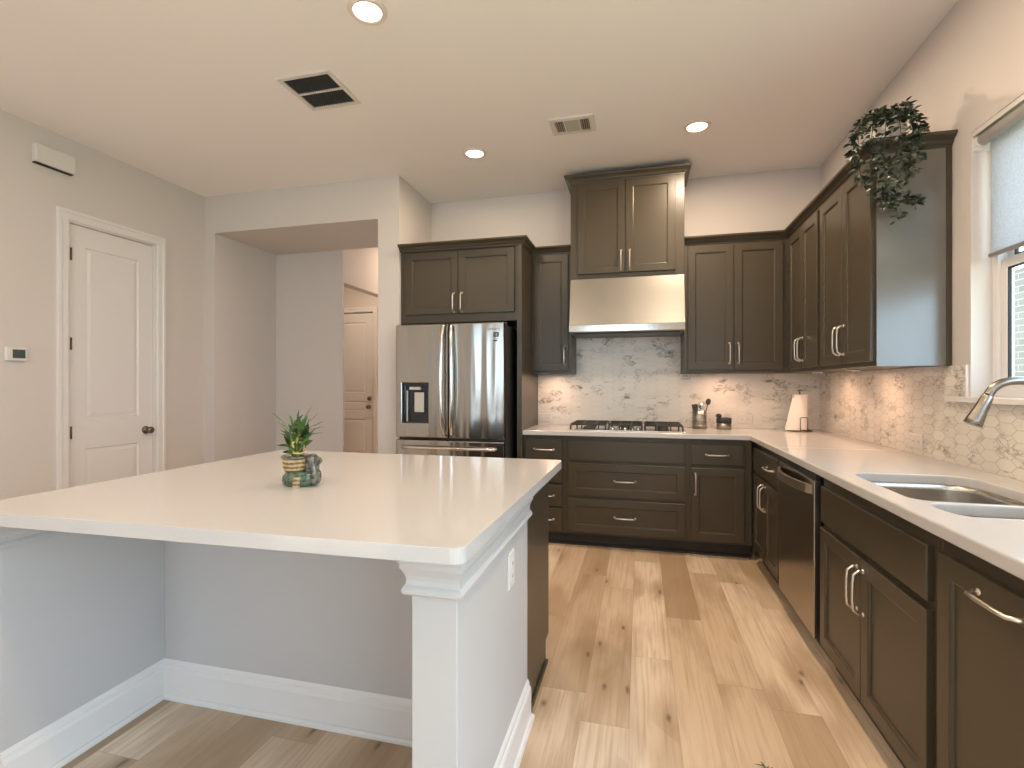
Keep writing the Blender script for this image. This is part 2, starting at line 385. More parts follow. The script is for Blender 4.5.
# doors -------------------------------------------------------------
def panel_door(name, w, h, panels, fmap, label, knob_x, knob_z, deadbolt=None, hinges=(), rec=.010):
    root = bpy.data.objects.new(name, None); C.objects.link(root); struct(root, label)
    bm = B()
    xs = sorted({0, w, *[p[0] for p in panels], *[p[1] for p in panels]}); zs = sorted({0, h, *[p[2] for p in panels], *[p[3] for p in panels]})
    for a, b in zip(xs, xs[1:]):
        for c, d in zip(zs, zs[1:]):
            if any(abs(p[0]-a) < 1e-6 and abs(p[2]-c) < 1e-6 for p in panels):
                rr = [(0, 0), (.006, .009), (.016, .009), (.040, .003), (.044, .0035)]; prev = None
                for i, y in rr:
                    r = [bm.verts.new(fmap(*q)) for q in ((a+i, y, c+i), (b-i, y, c+i), (b-i, y, d-i), (a+i, y, d-i))]
                    if prev:
                        for k in range(4): bm.faces.new([prev[k], prev[(k+1) % 4], r[(k+1) % 4], r[k]])
                    prev = r
                bm.faces.new(prev)
            else: bm.faces.new([bm.verts.new(fmap(*q)) for q in ((a, 0, c), (b, 0, c), (b, 0, d), (a, 0, d))])
    bk = [bm.verts.new(fmap(*q)) for q in ((0, .035, 0), (w, .035, 0), (w, .035, h), (0, .035, h))]
    fr = [bm.verts.new(fmap(*q)) for q in ((0, 0, 0), (w, 0, 0), (w, 0, h), (0, 0, h))]
    bm.faces.new(bk)
    for k in range(4): bm.faces.new([fr[k], fr[(k+1) % 4], bk[(k+1) % 4], bk[k]])
    bmesh.ops.remove_doubles(bm, verts=bm.verts, dist=1e-5)
    obj('door_leaf', bm, M['trim'], root)
    o = fmap(knob_x, 0, knob_z); ax = (Vector(fmap(0, -1, 0)) - Vector(fmap(0, 0, 0))).normalized()
    rot = Vector((0, 0, 1)).rotation_difference(ax).to_matrix().to_4x4()
    bm = B(); lathe(bm, [(0, 0), (.032, 0), (.033, .006), (.026, .010), (.012, .014), (.011, .032), (.020, .040), (.028, .052), (.027, .064), (.016, .073), (0, .075)], mat=Matrix.Translation(o) @ rot)
    obj('door_knob', bm, M['bronze'], root)
    if deadbolt:
        bm = B(); lathe(bm, [(0, 0), (.033, 0), (.033, .010), (.028, .020), (0, .022)], mat=Matrix.Translation(fmap(knob_x, 0, deadbolt)) @ rot)
        obj('deadbolt', bm, M['bronze'], root)
    for hz in hinges:
        bm = B(); tube(bm, [fmap(.006, -rec+.001, hz-.045), fmap(.006, -rec+.001, hz+.045)], .007)
        obj('hinge', bm, M['bronze'], root)
    # casing
    prof = [(.008, 0), (.008, .011), (.02, .016), (.055, .016), (.062, .021), (.082, .021), (.086, 0)]
    bm = B(); path = [(0, .001), (0, h), (w, h), (w, .001)]
    sweep(bm, path, [(-n-.004, d) for n, d in prof], lambda a, b, d: fmap(a, -rec-.0005-d, b))
    obj('casing', bm, M['trim'], root)
    # jamb lining
    bm = B(); sweep(bm, path, [(-.003, 0), (-.011, 0), (-.011, .1), (-.003, .1)], lambda a, b, d: fmap(a, -rec+d, b))
    obj('jamb', bm, M['trim'], root)
    bm = B(); prism(bm, [(-.002, 0.0), (w+.002, 0.0), (w+.002, h+.002), (-.002, h+.002)], lambda a, b, d: fmap(a, d, b), .036, .05)
    obj('door_stop', bm, M['trim'], root)
    return root
w = DY1-DY0
panel_door('door_1', w, DZ, [(.120, w-.120, 1.02, 2.30), (.120, w-.120, .22, .80)],
           lambda a, y, z: (XL-.024-y, DY0+a, z), 'white two-panel door on the left wall with a dark knob', w-.062, .90, hinges=(.93, 1.575, 2.225), rec=.024)
panel_door('door_2', .70, 2.38, [(.12, .58, 1.15, 2.24), (.12, .58, .86, 1.02), (.12, .58, .2, .74)],
           lambda a, y, z: (-4.70+a+.007, 7.03+y, z), 'cream panelled entry door seen down the hall', .64, .93, deadbolt=1.06)
# baseboards
BP = [(0, 0), (.030, 0), (.030, .014), (.016, .020), (.016, .115), (.012, .125), (.010, .135), (.005, .142), (0, .150)]
def baseboard(name, path, label=None, kids=None):
    bm = B(); sweep(bm, path, BP, XY); o = obj(name, bm, M['trim'], kids)
    return struct(o, label) if kids is None else o
baseboard('baseboard_left', [(XL, YR+.02), (XL, DY0-.09)][::1], 'white baseboard along the left wall')
baseboard('baseboard_hall', [(XL, DY1+.092), (XL, YW), (-3.87, YW), (-3.87, 4.741), (-3.05, 4.741)], 'white baseboard around the hall opening')

# chime and thermostat on the left wall
t = thing('door_chime', 'white rectangular chime box high on the left wall above the door', 'door chime', (XL+.001, 2.637, 2.79))
bm = B(); box(bm, 0, .045, -.124, .124, 0, .125); obj('cover', bm, M['plate'], t, .006)
bm = B(); box(bm, 0, .03, -.118, .118, -.006, 0); obj('mounting_plate', bm, M['dark'], t)
t = thing('thermostat', 'white wall thermostat with a small dark screen left of the door', 'thermostat', (XL+.001, 2.42, 1.435))
bm = B(); box(bm, 0, .022, -.060, .060, 0, .093); obj('housing', bm, M['plate'], t, .006)
bm = B(); box(bm, .022, .0235, -.024, .046, .018, .075); obj('display', bm, M['screen'], t)

# ------------------------------------------------------------------ island
IX0, IX1, IY0, IY1 = -1.975, -.383, 1.032, 2.437
ISLAND_TOP = [(-1.975, 1.035), (-.384, 1.066), (-.366, 2.440), (-1.955, 2.428)]
isl = thing('kitchen_island', 'white island with open knee space, panelled end posts and dark cabinets at its back', 'kitchen island', (0, 0, 0))
def slab(name, outline, holes, z0, z1, m, bevel=.006, parent=None):
    bm = B(); es = []
    for lp in [outline]+holes:
        vs = [bm.verts.new((x, y, z1)) for x, y in lp]
        for i in range(len(vs)): es.append(bm.edges.new((vs[i], vs[(i+1) % len(vs)])))
    r = bmesh.ops.triangle_fill(bm, edges=es, use_beauty=True, use_dissolve=False)
    fs = [f for f in bm.faces]
    ex = bmesh.ops.extrude_face_region(bm, geom=fs)
    for v in [g for g in ex['geom'] if isinstance(g, bmesh.types.BMVert)]: v.co.z = z0
    return obj(name, bm, m, parent, bevel, 3)
def rrect(x0, x1, y0, y1, r, seg=6):
    rr = r if isinstance(r, (list, tuple)) else [r]*4; out = []
    for (cx, cy, a), q in zip(((x1, y1, 0), (x0, y1, 90), (x0, y0, 180), (x1, y0, 270)), rr):
        sx = 1 if cx == x1 else -1; sy = 1 if cy == y1 else -1
        for k in range(seg+1):
            t_ = math.radians(a + 90*k/seg); out.append((cx - sx*q + q*math.cos(t_), cy - sy*q + q*math.sin(t_)))
    return out
def rpoly(pts, rad, seg=6):
    out = []; n = len(pts)
    for i in range(n):
        p = Vector(pts[i]); a = (Vector(pts[i-1])-p).normalized(); b = (Vector(pts[(i+1) % n])-p).normalized()
        p0, p1 = p+a*rad, p+b*rad
        for k in range(seg+1):
            q = k/seg; out.append(tuple(p0*(1-q)**2 + p*2*q*(1-q) + p1*q*q))
    return out
o = slab('island_countertop', rpoly(ISLAND_TOP, .030), [], .876, .914, M['quartz'], .011)
tag(o, 'white quartz countertop lying on the island, bamboo plant on it', 'countertop')
FX = -.42                                   # outer face of the right wing
bm = B()
box(bm, -.538, FX, 1.13, 1.90, 0, .8755)         # right wing post
box(bm, -1.905, -.538, 1.672, 1.90, 0, .8755)    # knee wall
box(bm, -1.955, -1.905, 1.118, 1.90, 0, .8755)   # left wing
bmesh.ops.remove_doubles(bm, verts=bm.verts, dist=1e-5)
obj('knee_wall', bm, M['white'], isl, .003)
CAP = [(0, .776), (.014, .776), (.018, .781), (.019, .788), (.016, .794), (.011, .799), (.009, .810), (.011, .822), (.018, .836), (.022, .842), (.022, .852), (.025, .854), (.025, .862), (.029, .866), (.029, .8755), (0, .8755)]
bm = B(); sweep(bm, [(-.538, 1.24), (-.538, 1.13), (FX, 1.13), (FX, 1.90)], [(n, d) for n, d in CAP], XY)
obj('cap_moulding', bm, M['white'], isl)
bm = B(); sweep(bm, [(-1.955, 1.118), (-1.905, 1.118), (-1.905, 1.672)], [(n, d) for n, d in CAP], XY)
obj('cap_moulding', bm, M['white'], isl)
BP2 = [(0, 0), (.028, 0), (.028, .010), (.024, .018), (.015, .020), (.015, .112), (.012, .122), (.008, .126), (.007, .138), (.003, .146), (0, .150)]
bm = B(); sweep(bm, [(-1.905, 1.118), (-1.905, 1.672), (-.538, 1.672), (-.538, 1.20)], BP2, XY)
obj('base_moulding', bm, M['trim'], isl)
bm = B(); sweep(bm, [(FX, 1.14), (FX, 1.90)], BP2, XY)
obj('base_moulding', bm, M['trim'], isl)
# wing outlet
def plate(parent_or_none, fm, w, h, label=None, cat=None, name='wall_outlet', slots=2, horiz=False, loc=(0, 0, 0)):
    """fm(u, v, d) maps plate coordinates to the world; built about the origin then placed"""
    t = thing(name, label, cat, loc)
    bm = B(); rings(bm, -w/2, w/2, -h/2, h/2, [(0, 0), (0, .003), (.004, .006)], lambda x, y, z: fm(x, z, y))
    obj('cover_plate', bm, M['plate'], t)
    for s in (-1, 1):
        cx, cy = (s*.021*(1 if horiz else 0), 0 if horiz else s*.021)
        if w > .1 and h < .1 and not horiz: cx, cy = s*.025, 0
        bm = B(); rings(bm, cx-.014, cx+.014, cy-.014, cy+.014, [(0, .006), (.001, .008)], lambda x, y, z: fm(x, z, y))
        r = obj('socket', bm, M['plate'], t)
        bm = B()
        for q in (-.005, .005): rings(bm, cx+q-.0012, cx+q+.0012, cy-.004, cy+.004, [(0, .008), (0, .0083)], lambda x, y, z: fm(x, z, y))
        obj('slot', bm, M['dark'], r)
    return t
fRX = lambda u, v, d: (d, u, v)             # plate facing +x
plate(None, fRX, .072, .118, 'white duplex outlet on the right side of the island', 'outlet', loc=(FX+.0005, 1.635, .665))
# dark cabinet at the far side of the island
CD = M['cab']
bm = B(); prism(bm, [(1.9005, 0), (2.30, 0), (2.30, .10), (2.374, .10), (2.374, .8755), (1.9005, .8755)], lambda a, b, d: (d, a, b), -.452, FX-.002)
obj('end_panel', bm, CD, isl, .002)
bm = B(); prism(bm, [(1.9005, 0), (2.30, 0), (2.30, .10), (2.374, .10), (2.374, .8755), (1.9005, .8755)], lambda a, b, d: (d, a, b), -1.93, -.4525)
obj('cabinet_body', bm, CD, isl)
bm = B(); box(bm, FX-.0019, FX+.010, 1.93, 2.30, 0, .018); obj('shoe_moulding', bm, CD, isl, .004)

# ------------------------------------------------------------------ cabinets
def handle_bm(L=.165, out=.032, vert=True):
    h = L/2; e = .018; pts = [(-h+.004, 0), (-h+.004, -out*.45), (-h+e, -out), (-h*.4, -out-.003), (h*.4, -out-.003), (h-e, -out), (h-.004, -out*.45), (h-.004, 0)]
    bm = B()
    tube(bm, [((0, y, s) if vert else (s, y, 0)) for s, y in pts], .0055, 10)
    for s in (-1, 1):
        c = s*(h-.004)
        lathe(bm, [(0, 0), (.009, 0), (.009, .003), (.006, .005), (0, .005)], mat=Matrix.Translation((0, 0, c) if vert else (c, 0, 0)) @ Matrix.Rotation(PI/2, 4, 'X'), seg=14)
    return bm
HME = {}
def handle(parent, x, y, z, vert=True, L=.165):
    k = (vert, L)
    if k not in HME:
        o = obj('handle', handle_bm(L, .032, vert), M['nickel'], parent); HME[k] = o.data
    else:
        o = bpy.data.objects.new('handle', HME[k]); C.objects.link(o); o.parent = parent
    o.location = (x, y, z); return o
SH = [(0, 0), (0, -.018), (.002, -.020), (.055, -.020), (.056, -.0185), (.0615, -.0165), (.0635, -.0105)]
SL = [(0, 0), (0, -.0165), (.004, -.020)]
def cabinet(label, loc, rz, w, d, z0, z1, fronts, toe=True, name='base_cabinet', cat='cabinet', open_top=False, group=None, light_rail=False):
    t = thing(name, label, cat, (loc[0], loc[1], 0), rz, group)
    bm = B()
    if open_top:
        box(bm, 0, .019, 0, d, z0, z1); box(bm, w-.019, w, 0, d, z0, z1); box(bm, 0.019, w-.019, d-.012, d, z0, z1); box(bm, .019, w-.019, 0, d-.012, z0, z0+.019)
        box(bm, .019, w-.019, 0, .019, z0+.019, z1)
    else: box(bm, 0, w, 0, d, z0, z1)
    obj('cabinet_body', bm, CD, t, .0015, 1)
    if toe:
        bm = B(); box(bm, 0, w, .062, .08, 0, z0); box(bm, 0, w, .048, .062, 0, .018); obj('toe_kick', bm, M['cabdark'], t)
    for f in fronts:
        kind, x0, x1, a, b = f[:5]; hs = f[5] if len(f) > 5 else None
        bm = B(); rings(bm, x0, x1, a, b, SL if kind in ('slab', 'panel') else SH)
        p = obj({'door': 'door', 'drawer': 'drawer_front', 'slab': 'drawer_front', 'panel': 'false_front'}[kind], bm, CD, t)
        if hs:
            hx, hz, v = hs; handle(p, hx, -.020 if (kind == 'slab') else -.020, hz, v)
    return t
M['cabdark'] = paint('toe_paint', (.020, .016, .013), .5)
FY = 3.987
def drawer(x0, x1, a, b, kind='slab'): return (kind, x0, x1, a, b, ((x0+x1)/2, (a+b)/2, False))
# back run
cabinet('narrow dark drawer cabinet beside the refrigerator panel', (-.915, FY), 0, .34, .608, .105, .876,
        [drawer(.025, .317, .685, .841), drawer(.025, .317, .498, .661), drawer(.025, .317, .311, .484), drawer(.025, .317, .125, .297)])
cabinet('wide dark drawer cabinet under the gas cooktop', (-.575, FY), 0, .92, .608, .105, .876,
        [('panel', .025, .899, .685, .841), drawer(.025, .899, .409, .661, 'drawer'), drawer(.025, .899, .125, .384, 'drawer')])
cabinet('dark base cabinet with one drawer over one door at the corner', (.345, FY), 0, .442, .608, .105, .876,
        [drawer(.022, .388, .685, .837), ('door', .022, .388, .125, .659, (.052, .54, True))])
# right run
FXR = .807
R1 = cabinet('dark base cabinet in the corner next to the dishwasher, one drawer over two doors', (FXR, 3.966), -PI/2, .726, .608, .105, .876,
        [('slab', .03, .690, .665, .832, (.515, .75, False)), ('door', .03, .358, .115, .640, (.325, .535, True)), ('door', .362, .690, .115, .640, (.395, .535, True))])
SC = cabinet('wide dark sink cabinet with a plain false front over two doors', (FXR, 2.565), -PI/2, .925, .608, .105, .876,
        [('panel', .020, .885, .665, .826), ('door', .010, .440, .110, .640, (.415, .522, True)), ('door', .444, .885, .110, .640, (.470, .522, True))], open_top=True)
TC = cabinet('dark pull-out cabinet in the right foreground with a horizontal handle', (FXR, 1.638), -PI/2, .46, .608, .105, .876,
        [('door', .010, .450, .110, .826, (.268, .785, False))])
# ------------------------------------------------------------------ countertops with sink cut-outs
CT0, CT1, SEAM = .876, .914, 3.25
o = slab('countertop', [(-.915, 3.947), (.766, 3.947), (.766, SEAM), (XR-.001, SEAM), (XR-.001, YB-.001), (-.915, YB-.001)], [], CT0, CT1, M['quartz'], .006)
tag(o, 'white quartz countertop on the back wall turning the corner, cooktop set in it', 'countertop')
bowlA = rrect(.848, 1.262, 1.872, 2.405, [.09, .09, .06, .09])
bowlB = rrect(.862, 1.262, 1.674, 1.846, [.07, .05, .060, .08])
o = slab('countertop', [(.766, 1.17), (XR-.001, 1.17), (XR-.001, SEAM-.0012), (.766, SEAM-.0012)], [bowlA, bowlB], CT0, CT1, M['quartz'], .006)
tag(o, 'white quartz countertop along the right wall with the sink let into it', 'countertop')
sk = thing('kitchen_sink', 'double bowl stainless steel sink let into the right countertop', 'sink', (0, 0, 0))
def bowl(lp, dep, cx, cy):
    bm = B(); prev = None
    cxm = sum(p[0] for p in lp)/len(lp); cym = sum(p[1] for p in lp)/len(lp)
    def ring(s, z, g=0): return [bm.verts.new((cxm+(x-cxm)*s+ (g if x > cxm else -g), cym+(y-cym)*s + (g if y > cym else -g), z)) for x, y in lp]
    for s, z, g in ((1, CT0-.0005, .012), (1, CT0-.0005, .001), (.995, CT0-.02, .001), (.985, CT0-dep+.03, 0), (.96, CT0-dep+.008, 0), (.90, CT0-dep, 0), (.12, CT0-dep-.004, 0)):
        r = ring(s, z, g)
        if prev:
            for i in range(len(r)):
                f = bm.faces.new([prev[i], prev[(i+1) % len(r)], r[(i+1) % len(r)], r[i]]); f.smooth = True
        prev = r
    bm.faces.new(prev)
    bw = obj('bowl', bm, M['sink'], sk)
    s = bw.modifiers.new('wall', 'SOLIDIFY'); s.thickness = .0015; s.offset = -1
    bm = B(); lathe(bm, [(0, CT0-dep-.001), (.03, CT0-dep-.001), (.043, CT0-dep+.003), (.045, CT0-dep)], cxm, cym, 24); obj('drain', bm, M['chrome'], bw)
bowl(bowlA, .21, 0, 0); bowl(bowlB, .17, 0, 0)
# faucet
t = thing('faucet', 'brushed steel gooseneck faucet arching over the sink in front of the window', 'faucet', (1.335, 2.0, CT1))
bm = B(); lathe(bm, [(0, 0), (.027, 0), (.027, .006), (.022, .012), (.021, .07), (.017, .085), (.015, .09), (0, .09)]); obj('faucet_base', bm, M['fnickel'], t)
def smooth_path(pts, n=6):
    pts = [Vector(p) for p in pts]; out = []
    for i in range(len(pts)-1):
        p0 = pts[max(i-1, 0)]; p1 = pts[i]; p2 = pts[i+1]; p3 = pts[min(i+2, len(pts)-1)]
        for k in range(n):
            t_ = k/n; out.append(.5*((2*p1)+(p2-p0)*t_+(2*p0-5*p1+4*p2-p3)*t_*t_+(3*p1-p0-3*p2+p3)*t_**3))
    return out+[pts[-1]]
pts = smooth_path([(x-1.335, 0, z-CT1) for x, z in ((1.335, .99), (1.335, 1.08), (1.330, 1.165), (1.312, 1.228), (1.275, 1.271), (1.225, 1.291), (1.180, 1.293), (1.148, 1.285), (1.126, 1.269), (1.112, 1.246))])
e = Vector(pts[-1]); dd = Vector((-.41, 0, -.912)).normalized()
bm = B(); tube(bm, pts, .0135, 16); obj('spout', bm, M['fnickel'], t)
q0 = e+dd*.010
bm = B(); tube(bm, [q0-dd*.01, q0-dd*.004, q0+dd*.03, q0+dd*.080, q0+dd*.096, q0+dd*.097], [.014, .0165, .018, .0245, .0260, .023], 18); h_ = obj('spray_head', bm, M['fnickel'], t)
bm = B(); tube(bm, [q0+dd*.035+Vector((.018, 0, .004)), q0+dd*.075+Vector((.021, 0, .006))], .006, 10); obj('spray_button', bm, M['dark'], h_)
bm = B(); tube(bm, [(0, -.018, .05), (0, -.05, .055), (0, -.11, .085)], [.012, .007, .006], 12); obj('lever', bm, M['fnickel'], t)

# dishwasher ------------------------------------------------------
dw = thing('dishwasher', 'stainless steel dishwasher with an arched bar handle', 'dishwasher', (FXR, 3.222, 0), -PI/2)
bm = B(); box(bm, .004, .606, .005, .59, .10, .868); obj('tub', bm, M['black'], dw)
bm = B(); box(bm, 0, .612, -.028, .0045, .105, .836); obj('door', bm, M['dwsteel'], dw, .004)
bm = B(); box(bm, .004, .608, .06, .075, 0, .10); obj('toe_kick', bm, M['black'], dw)
bm = B(); box(bm, .003, .609, -.018, .0045, .8365, .866); obj('gap_strip', bm, M['black'], dw)  # black strip filling the gap between door and counter
bm = B(); outer = []
L0, L1 = .022, .590
for k in range(17):
    s = k/16; x = L0+(L1-L0)*s; y = -.030-.052*math.sin(PI*s)**.7
    outer.append((x, y))
inner = [(x, min(y+.014, -.0285)) for x, y in outer[::-1]]
prism(bm, outer+inner, lambda a, b, d: (a, b, d), .768, .812)
obj('bar_handle', bm, M['nickel'], dw, .004)

# ------------------------------------------------------------------ wall cabinets
UY = 4.285; UXR = 1.11; UZ0, UZ1, UD0, UD1 = 1.370, 2.41, 1.395, 2.383
cabinet('tall narrow dark wall cabinet between refrigerator cabinet and hood', (-.914, UY), 0, .352, .309, UZ0, UZ1,
        [('door', .028, .322, UD0, UD1, (.292, 1.525, True))], toe=False, name='wall_cabinet')
cabinet('tall dark two-door cabinet above the range hood', (-.561, 4.20), 0, .900, .394, 2.150, 2.955,
        [('door', .062, .444, 2.187, 2.935, (.412, 2.285, True)), ('door', .448, .830, 2.187, 2.935, (.480, 2.285, True))], toe=False, name='hood_cabinet')
cabinet('dark two-door wall cabinet on the back wall right of the hood', (.340, UY), 0, 1.079, .309, UZ0, UZ1,
        [('door', .031, .371, UD0, UD1, (.340, 1.525, True)), ('door', .375, .722, UD0, UD1, (.405, 1.525, True))], toe=False, name='wall_cabinet')
cabinet('dark two-door wall cabinet on the right wall nearest the corner', (UXR, 4.283), -PI/2, .716, .309, UZ0, UZ1,
        [('door', .045, .367, UD0, UD1, (.337, 1.525, True)), ('door', .371, .694, UD0, UD1, (.401, 1.525, True))], toe=False, name='wall_cabinet')
E2 = cabinet('dark two-door wall cabinet next to the window, trailing plant on top', (UXR, 3.566), -PI/2, .756, .309, UZ0, UZ1,
        [('door', .022, .378, UD0, UD1, (.348, 1.525, True)), ('door', .382, .738, UD0, UD1, (.412, 1.525, True))], toe=False, name='wall_cabinet')
bm = B(); box(bm, .7565, .7590, .001, .285, UZ0, UZ1); obj('end_panel', bm, M['windowlit_panel'], E2)
bm = B(); box(bm, .7565, .762, .286, .3085, UZ0-.004, UZ1); obj('scribe_strip', bm, CD, E2, .002)
RC = cabinet('dark two-door cabinet above the refrigerator with its tall side panels', (-1.979, 3.95), 0, 1.023, .644, 1.795, UZ1,
        [('door', .056, .521, 1.865, UD1, (.488, 1.955, True)), ('door', .525, 1.000, 1.865, UD1, (.556, 1.955, True))], toe=False, name='refrigerator_cabinet')
bx('side_panel', 1.024, 1.0635, -.02, .644, 0, UZ1, CD, RC, .002)
bx('side_panel', 0, .022, -.005, .644, 0, 1.794, CD, RC, .002)
CR = [(0, 0), (.004, 0), (.006, .010), (.014, .016), (.022, .030), (.038, .042), (.046, .046), (.048, .052), (.048, .060), (0, .060)]
def crown(path, z, label, s=1.0):
    bm = B(); sweep(bm, path, [(n*s, z+d*s) for n, d in CR], XY)
    o = obj('crown_moulding', bm, CD); tag(o, label, 'crown moulding'); return o
Zc = 2.396
crown([(-1.978, 3.929), (-.914, 3.929), (-.914, 4.284), (-.562, 4.284)], Zc+.0, 'dark crown moulding over the refrigerator and the narrow cabinet')
crown([(-.562, 4.594), (-.562, 4.199), (.3405, 4.199), (.3405, 4.594)], 2.942, 'dark crown moulding highest up, over the hood cabinet')
crown([(.342, 4.284), (1.109, 4.284), (1.109, 2.809), (1.4195, 2.809)], Zc, 'dark crown moulding over the cabinets right of the hood to the window')

# ------------------------------------------------------------------ range hood
hd = thing('range_hood', 'brushed stainless steel canopy hood over the cooktop', 'range hood', (0, 0, 0))
bm = B(); h0, h1 = -.560, .338
prism(bm, [(4.594, 1.700), (4.10, 1.700), (4.096, 1.705), (4.096, 1.760), (4.19, 2.148), (4.594, 2.148)], lambda a, b, d: (d, a, b), h0, h1)
obj('canopy', bm, M['steel'], hd, .003)
bm = B(); box(bm, h0, h1, 4.082, 4.0958, 1.701, 1.758); obj('front_lip', bm, M['chrome'], hd, .004)
bm = B(); box(bm, h0+.03, h1-.03, 4.18, 4.57, 1.694, 1.6995); obj('filter_tray', bm, M['black'], hd, .002)
bm = B()
for k in range(44): box(bm, h0+.04+k*.0186, h0+.04+k*.0186+.009, 4.118, 4.150, 1.690, 1.6995)
obj('vent_slats', bm, M['dark'], hd)

# ------------------------------------------------------------------ backsplash
o = bx('backsplash', -.914, XR-.011, YB-.010, YB-.0005, CT1+.0005, UZ0-.001, M['tilex'])
bmm = B(); box(bmm, -.914, XR-.011, YB-.010, YB-.0005, CT1+.0005, UZ0-.001); box(bmm, -.560, .338, YB-.010, YB-.0005, UZ0-.001, 1.6935)
bmm.to_mesh(o.data); bmm.free()
tag(o, 'marble mosaic backsplash on the back wall behind the cooktop', 'backsplash')
bm = B(); box(bm, XR-.010, XR-.0005, 2.686, YB-.0005, CT1+.0005, UZ0-.001); box(bm, XR-.010, XR-.0005, 1.0, 2.686, CT1+.0005, 1.202)
o = obj('backsplash', bm, M['tiley']); tag(o, 'white marble hexagon backsplash on the right wall under the window', 'backsplash')
# white edge trim at the tile end
struct(bx('trim_1', XR-.012, XR-.0004, 2.682, 2.686, 1.226, UZ0-.001, M['trim']), 'white tile edge beside the window')
# outlets on the tiles
fBY = lambda u, v, d: (u, -d, v)
fRW = lambda u, v, d: (-d, u, v)
plate(None, fBY, .118, .078, 'white horizontal outlet on the back tiles left of the paper towels', 'outlet', horiz=False, loc=(.850, YB-.0105, .988))
plate(None, fBY, .118, .078, 'white horizontal outlet on the tiles left of the cooktop', 'outlet', loc=(-.845, YB-.0105, .975))
plate(None, fRW, .125, .075, 'white horizontal outlet on the right tiles nearest the sink', 'outlet', loc=(XR-.0105, 3.095, .982))
plate(None, fRW, .125, .075, 'white horizontal outlet on the right tiles near the corner', 'outlet', loc=(XR-.0105, 4.10, .982))

# ------------------------------------------------------------------ window over the sink
wn = bpy.data.objects.new('window_1', None); C.objects.link(wn); struct(wn, 'white sash window over the sink')
fr = [(0, 0), (.035, 0), (.035, .06), (0, .06)]
y0, y1, z0, z1 = KW[0], KW[1], 1.226, 2.394
bm = B(); sweep(bm, [(y0, z0), (y0, z1), (y1, z1), (y1, z0)], [(n, d) for n, d in fr], lambda a, b, d: (1.50+d, a, b), closed=True)
obj('window_frame', bm, M['trim'], wn)
def sash(x, a, b):
    bm = B(); sweep(bm, [(y0+.034, a), (y0+.034, b), (y1-.034, b), (y1-.034, a)], [(0, 0), (.033, 0), (.036, .004), (.036, .022), (0, .022)], lambda p, q, d: (x+d, p, q), closed=True)
    s_ = obj('sash', bm, M['trim'], wn)
    bm = B(); box(bm, x+.009, x+.013, y0+.066, y1-.066, a+.032, b-.032); obj('pane', bm, M['glass'], s_)
    bm = B(); sweep(bm, [(y0+.070, a+.036), (y0+.070, b-.036), (y1-.070, b-.036), (y1-.070, a+.036)], [(-.001, .003), (.005, .003), (.005, .014), (-.001, .014)], lambda p, q, d: (x+d, p, q), closed=True)
    obj('gasket', bm, M['dark'], s_)
sash(1.512, 1.262, 1.815); sash(1.536, 1.795, 2.36)
o = bx('trim_2', XR-.035, 1.50, y0-.04, 2.80, 1.2030, 1.2245, M['trim'], None, .004)
bm = B(); box(bm, XR-.035, XR-.0002, y0-.1, 2.80, 1.2030, 1.2245); box(bm, XR-.0002, 1.52, y0+.001, y1-.001, 1.2255, 1.2258); bm.to_mesh(o.data); bm.free()
struct(o, 'white window sill')
rs = thing('roller_shade', 'pale grey roller shade pulled halfway down over the sink window', 'roller shade', (0, 0, 0))
bm = B(); tube(bm, [(1.455, y0+.02, 2.352), (1.455, y1-.022, 2.352)], .024, 20); obj('roller_tube', bm, M['plate2'] if 'plate2' in M else M['plate'], rs)
bm = B(); box(bm, 1.478, 1.4795, y0+.035, y1-.030, 1.848, 2.352); obj('shade_fabric', bm, M['shade'], rs)
bm = B(); tube(bm, [(1.4787, y0+.033, 1.842), (1.4787, y1-.027, 1.842)], .010, 14); obj('hem_bar', bm, P('hem_metal', (.38, .35, .32), .4, .6), rs)
bm = B(); prism(bm, [(1.422, 2.372), (1.422, 2.393), (1.49, 2.393), (1.49, 2.388), (1.427, 2.388), (1.427, 2.372)], lambda a, b, d: (a, d, b), y0+.005, y1-.005); obj('head_rail', bm, M['plate'], rs)
bm = B(); box(bm, 1.424, 1.490, y1-.008, y1-.001, 2.308, 2.39); lathe(bm, [(0, 0), (.028, 0), (.028, .008), (0, .010)], mat=Matrix.Translation((1.455, y1-.008, 2.350)) @ Matrix.Rotation(PI/2, 4, 'X'), seg=24)
obj('bracket', bm, M['plate'], rs, .002)
# unseen windows at the rear and on the right, added to bring daylight in
def added_window(name, horizontal, p, a, b, z0, z1, label):
    w_ = bpy.data.objects.new(name, None); C.objects.link(w_); struct(w_, label)
    fm = (lambda u, v, d: (u, p+d, v)) if horizontal else (lambda u, v, d: (p+d, u, v))
    bm = B(); sweep(bm, [(a, z0), (a, z1), (b, z1), (b, z0)], [(0, 0), (.05, 0), (.05, .06), (0, .06)], fm, closed=True); obj('window_frame', bm, M['trim'], w_)
    bm = B(); c = (a+b)/2; prism(bm, [(c-.03, z0+.05), (c+.03, z0+.05), (c+.03, z1-.05), (c-.03, z1-.05)], fm, .01, .05); obj('mullion', bm, M['trim'], w_)
    bm = B(); prism(bm, [(a+.05, z0+.05), (b-.05, z0+.05), (b-.05, z1-.05), (a+.05, z1-.05)], fm, .028, .032); obj('pane', bm, M['glass'], w_)
for i, (a, b) in enumerate(RWIN): added_window('window_%d' % (i+2), True, YR-.09, a, b, .9, 2.6, 'large unseen window added in the wall behind the viewer')
added_window('window_4', False, XR+.03, -2.4, .9, .1, 2.6, 'large unseen window added on the right wall for daylight')
